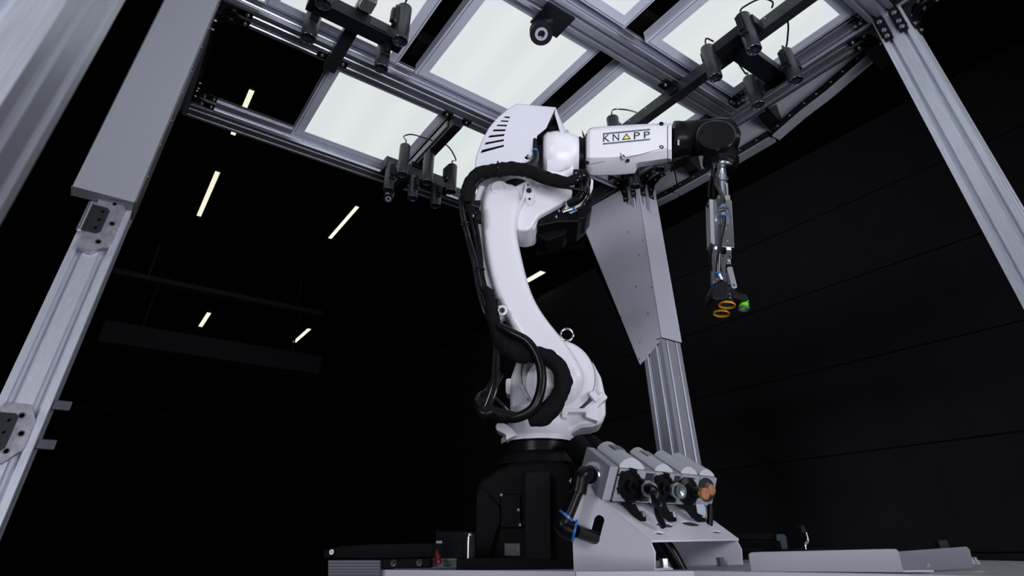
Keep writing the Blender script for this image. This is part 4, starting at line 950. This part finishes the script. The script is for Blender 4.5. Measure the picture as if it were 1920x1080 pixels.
# round knobs, ports and silencers on the front
def knob(s, t, r):
    c = FP(s, t)
    MB().lathe(c, fn, [(-.004, r), (.004, r), (.004, r*.80), (.0008, r*.76), (.0008, 0)], 32).build('knob_ring', BLACK, au, angle=30)
    for j in range(6):
        a = j*math.pi/3+.3; d = eu*math.cos(a)+ev*math.sin(a); q = fn.cross(d)
        MB().obox(c+d*r*1.0+fn*.001, d, q, fn, r*.12, r*.2, .006).build('lug', BLACK, au)
    MB().lathe(c, fn, [(-.004, r*.5), (.010, r*.45), (.010, r*.22), (.004, r*.2), (.004, 0)], 6).build('hex_insert', BLACK, au, angle=20)
knob(.13, .50, .027); knob(.46, .50, .0245)
for (s0, s1) in ((.255, .335), (.545, .605)):
    for (t0, t1) in ((.62, .95), (.05, .33)):
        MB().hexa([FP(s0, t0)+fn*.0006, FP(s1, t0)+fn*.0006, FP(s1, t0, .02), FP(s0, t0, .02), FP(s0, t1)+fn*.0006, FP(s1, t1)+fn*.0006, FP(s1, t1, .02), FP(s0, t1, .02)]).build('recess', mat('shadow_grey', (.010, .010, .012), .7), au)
for s, m in ((.285, STEEL), (.575, mat('zinc_blue', (.3, .38, .42), .25, .8))):
    c = FP(s, .46)
    MB().lathe(c, fn, [(-.005, .014), (.010, .014), (.010, 0)], 24).build('port', GREY, au)
    MB().lathe(c+fn*.010, fn, [(0, .012), (.004, .0125), (.010, .0125), (.010, .006), (.006, 0)], 20).build('fitting', m, au)
c = FP(.285, .46)+fn*.016
ep = [c, RP(1217, 917, -.50), RP(1226, 922, -.50), RP(1230, 934, -.50), RP(1231, 946, -.49)]
MB().tube(ep, [.009, .0095, .0095, .0090, .0085], 14, 6).build('elbow', RUB, au)
MB().lathe(ep[-1], -Z, [(-.002, .0095), (.003, .0095), (.003, 0)], 20).build('blue_collar', BLUE, au)
MB().tube([ep[-1], RP(1234, 964, -.485), RP(1239, 976, -.478), RP(1243, 986, -.47)], .0062, 12, 5).build('air_tube', RUB, au)
c = FP(.575, .46)+fn*.016; MB().torus(c, fn, .008, .003, 20, 8).build('port_ring', mat('zinc_blue', (.3, .38, .42), .25, .8), au)
c = FP(.70, .47)
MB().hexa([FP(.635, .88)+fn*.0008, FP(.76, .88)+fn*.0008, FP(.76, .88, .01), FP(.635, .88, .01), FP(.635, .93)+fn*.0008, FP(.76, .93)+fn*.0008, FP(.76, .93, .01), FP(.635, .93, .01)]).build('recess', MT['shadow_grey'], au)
MB().lathe(c, fn, [(0, .024), (.006, .024), (.009, .015), (.020, .013), (.020, .0095), (.042, .0095), (.042, 0)], 28).build('silencer_body', BLACK, au, angle=40)
MB().lathe(c+fn*.040, fn, [(0, .0090), (.002, .0108), (.009, .0108), (.009, .0095)], 6, cap=False).build('brass_nut', BRASS, au, angle=20)
MB().lathe(c+fn*.042, fn, [(0, .0095), (.009, .0100), (.0105, .007), (.0105, 0)], 24).build('silencer', BRONZE, au)
c = FP(.905, .56)
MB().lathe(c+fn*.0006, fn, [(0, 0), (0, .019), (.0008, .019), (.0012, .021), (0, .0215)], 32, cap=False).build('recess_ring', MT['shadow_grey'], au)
MB().lathe(c+ev*.004, fn, [(0, .009), (.006, .009), (.006, 0)], 20).build('port', STEEL, au)
MB().lathe(c+ev*.001, fn, [(.004, .0085), (.006, .0102), (.015, .0102), (.015, .0085)], 6, cap=False).build('brass_nut', BRASS, au, angle=20)
MB().lathe(c+ev*.001, fn, [(.006, .0090), (.015, .0095), (.016, .007), (.016, 0)], 24).build('silencer', BRONZE, au)
# black feet on the slope
MB().hexa([FP(.02, -.10, .12), FP(.98, -.10, .12), FP(.98, -.10, .95), FP(.02, -.10, .95), FP(.02, .0, .12), FP(.98, 0, .12), FP(.98, 0, .95), FP(.02, 0, .95)]).build('shade_block', BLACKC, au, bevel=.001)  # black block added in place of the deep shade under the unit
for k, dx in enumerate((0, 57, 111)):
    n_ = -.465+k*.035
    MB().prism([RP(x+dx, y+k*.8, n_) for x, y in ((1165, 944), (1192, 945), (1197, 955), (1206, 968), (1212, 970), (1212, 977), (1200, 977), (1188, 968), (1178, 956))], N3*.014).build('foot', BLACKC, au, bevel=.001)
    MB().lathe(RP(1206+dx, 969+k*.8, n_+.006), Z, [(0, .0065), (.003, .0065), (.003, .0045), (.009, .0045), (.009, .002), (.006, 0)], 8).build('screw', BOLT, au)
MB().prism([RP(x, y, -.40) for x, y in ((1305, 945), (1320, 946), (1322, 968), (1308, 962))], N3*.01).build('label_sheet', mat('pale_blue_label', (.4, .48, .58), .4), au)
hose([(1330, 945, -.36), (1332, 965, -.36), (1330, 985, -.36)], .006, RUB, 'hose', parent=au)

# long white channel on the right
ch = thing('sheet_metal_channel', 'long low white sheet metal channel lying on the table at the lower right', 'channel', onT(1500, 1070))
fb = [(1409, 1071, -.545), (1404, 1040, -.545), (1408, 1036, -.545), (1680, 1029.5, -.70), (1685, 1034, -.70), (1694, 1073, -.70)]
pts = [RP(*p) for p in fb]; bv = N3*.12+U3*.05
MB().prism(pts, N3*.002).build('front_web', WSHEET, ch)
MB().hexa([pts[2], pts[3], pts[3]+bv, pts[2]+bv]+[p-Z*.002 for p in (pts[2], pts[3], pts[3]+bv, pts[2]+bv)]).build('top_web', WSHEET, ch)
MB().prism([pts[0], pts[1], pts[2], pts[2]+bv, pts[0]+bv], U3*.002).build('end_cap', WSHEET, ch)
rw = [RP(x, y, n) for x, y, n in ((1690, 1072, -.69), (1686, 1034, -.69), (1812, 1025, -.62), (1818, 1030, -.62), (1826, 1064, -.62))]
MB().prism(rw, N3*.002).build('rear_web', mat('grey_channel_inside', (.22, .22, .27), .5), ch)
MB().prism([pts[5], pts[5]+U3*.04, pts[5]+U3*.04+N3*.03, pts[5]+N3*.03], Z*.002).build('foot_flange', WSHEET, ch)
for x, y, n in ((1726, 1062, -.66), (1736, 1062, -.66), (1822, 1056, -.6), (1830, 1056, -.6)):
    MB().lathe(RP(x, y+2, n), Z, [(0, .006), (.005, .006), (.005, .004), (.009, .004), (.009, 0)], 6).build('bolt', BOLT, ch, angle=20)
o = MB().obox(RP(1765, 1022, -.5), U3, N3, Z, .008, .008, .008).build('mount_clip', BRKT, ch, bevel=.002)

# rail and hook right of the bracket
rl = thing('guide_rail', 'black guide rail with rounded end behind the white bracket', 'rail', RP(1430, 1036, .1))
MB().prism([RP(x, y, .1) for x, y in ((1370, 1012), (1370, 1000), (1463, 1000), (1463, 1012))], N3*.04).build('rail', BLACKC, rl, bevel=.002)
MB().prism([RP(x, y, .1) for x, y in ((1370, 1022), (1370, 1014), (1463, 1014), (1463, 1018), (1380, 1019))], N3*.04).build('rail', BLACKC, rl, bevel=.002)
MB().prism([RP(x, y, .09) for x, y in ((1456, 1001), (1470, 1001), (1475, 1008), (1478, 1030), (1466, 1030), (1463, 1016), (1456, 1014))], N3*.05).build('end_cap', mat('dark_blue_steel', (.03, .05, .07), .35, .3), rl, bevel=.002)
MB().prism([RP(x, y, .12) for x, y in ((1380, 1036), (1380, 1026), (1566, 1026), (1567, 1032), (1540, 1036))], N3*.05).build('bed', BLACKC, rl, bevel=.002)
hk = thing('metal_hook', 'thin shiny hook with a black tip standing behind the channel', 'hook', onT(1511, 1035))
hose([(1511, 1030, .1), (1510, 1022, .1), (1512, 1018, .1), (1515, 1013, .1), (1511, 998, .1)], .0032, CHROME, 'stem', parent=hk)
MB().prism([RP(x, y, .09) for x, y in ((1500, 986), (1508, 984), (1512, 998), (1505, 1001))], N3*.015).build('tip', BRKT, hk, bevel=.002)

# left of the robot base: slatted white guard, black rail, red lever, clear tube
sg = thing('slatted_guard', 'white slatted guard low behind the table edge, left of the robot base', 'guard', onT(660, 1070))
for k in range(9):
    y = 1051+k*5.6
    MB().prism([RP(x, yy, -.33) for x, yy in ((616, y+4.9), (615, y), (712, y), (712, y+4.9))], N3*.12).build('slat', mat('slat_shaded', (.10, .10, .13), .5), sg)  # white slats coloured dark grey to carry the shade of the rail
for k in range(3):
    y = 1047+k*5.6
    MB().prism([RP(x, yy, -.29) for x, yy in ((806, y+4.9), (806, y), (856, y), (856, y+4.9))], N3*.02).build('slat', mat('slat_shaded', (.10, .10, .13), .5), sg)
for x in (625, 702):
    p = RP(x, 1095, -.27); MB().box((p.x-.015, p.y-.015, 0), (p.x+.015, p.y+.015, p.z+.005)).build('leg', BRKT, sg)
bk = thing('linear_axis', 'low black linear axis lying behind the slatted guard, left of the robot base', 'rail', onT(740, 1065))
MB().prism([RP(x, y, -.25) for x, y in ((606, 1047), (606, 1032), (640, 1023), (700, 1020), (866, 1018), (866, 1044), (700, 1049))], N3*.06).build('rail', BLACKC, bk, bevel=.003)
cb = MB().prism([RP(x, y, -.32) for x, y in ((712, 1066), (712, 1049), (807, 1047), (807, 1065))], N3*.03).build('carriage', BLACKC, bk, bevel=.002)
for x, y in ((738, 1056), (786, 1055)): MB().lathe(RP(x, y, -.32), -N3, [(0, .006), (.002, .006), (.002, .003), (0, 0)], 16).build('screw', mat('dull_bolt', (.03, .03, .035), .4, .5), cb)
MB().lathe(RP(622.5, 1035, -.255), -N3, [(0, .005), (.003, .005), (.003, .002), (0, 0)], 16).build('screw', BOLT, bk)
rd = tag(MB().tube([RP(819, 1030, -.31), RP(819, 1040, -.32), RP(821, 1050, -.325), RP(822, 1058, -.325)], [.001, .005, .007, .006], 10, 5).build('red_lever', RED), 'dark red curved lever standing beside the black carriage', 'lever')
pg = thing('plastic_guard', 'clear plastic guard with a bright rod at the left of the robot base', 'guard', onT(870, 1060))
MB().prism([RP(x, y, -.28) for x, y in ((818, 1046), (817, 996), (890, 998), (890, 1046))], N3*.003).build('clear_sheet', mat('clear_plastic', (.6, .65, .75), .1, trans=1.0), pg)
hose([(877, 1048, -.29), (878, 1008, -.29), (881, 1003, -.29), (886, 1002, -.28)], .0035, CHROME, 'rod', parent=pg)
hose([(818, 1017, -.285), (829, 1017, -.285)], .003, BOLT, 'pin', parent=pg)
rprism('foot_block', [(855, 1070), (856, 1048), (920, 1046), (1078, 1050), (1078, 1068)], -.34, -.26, BLACKC, bevel=.002)
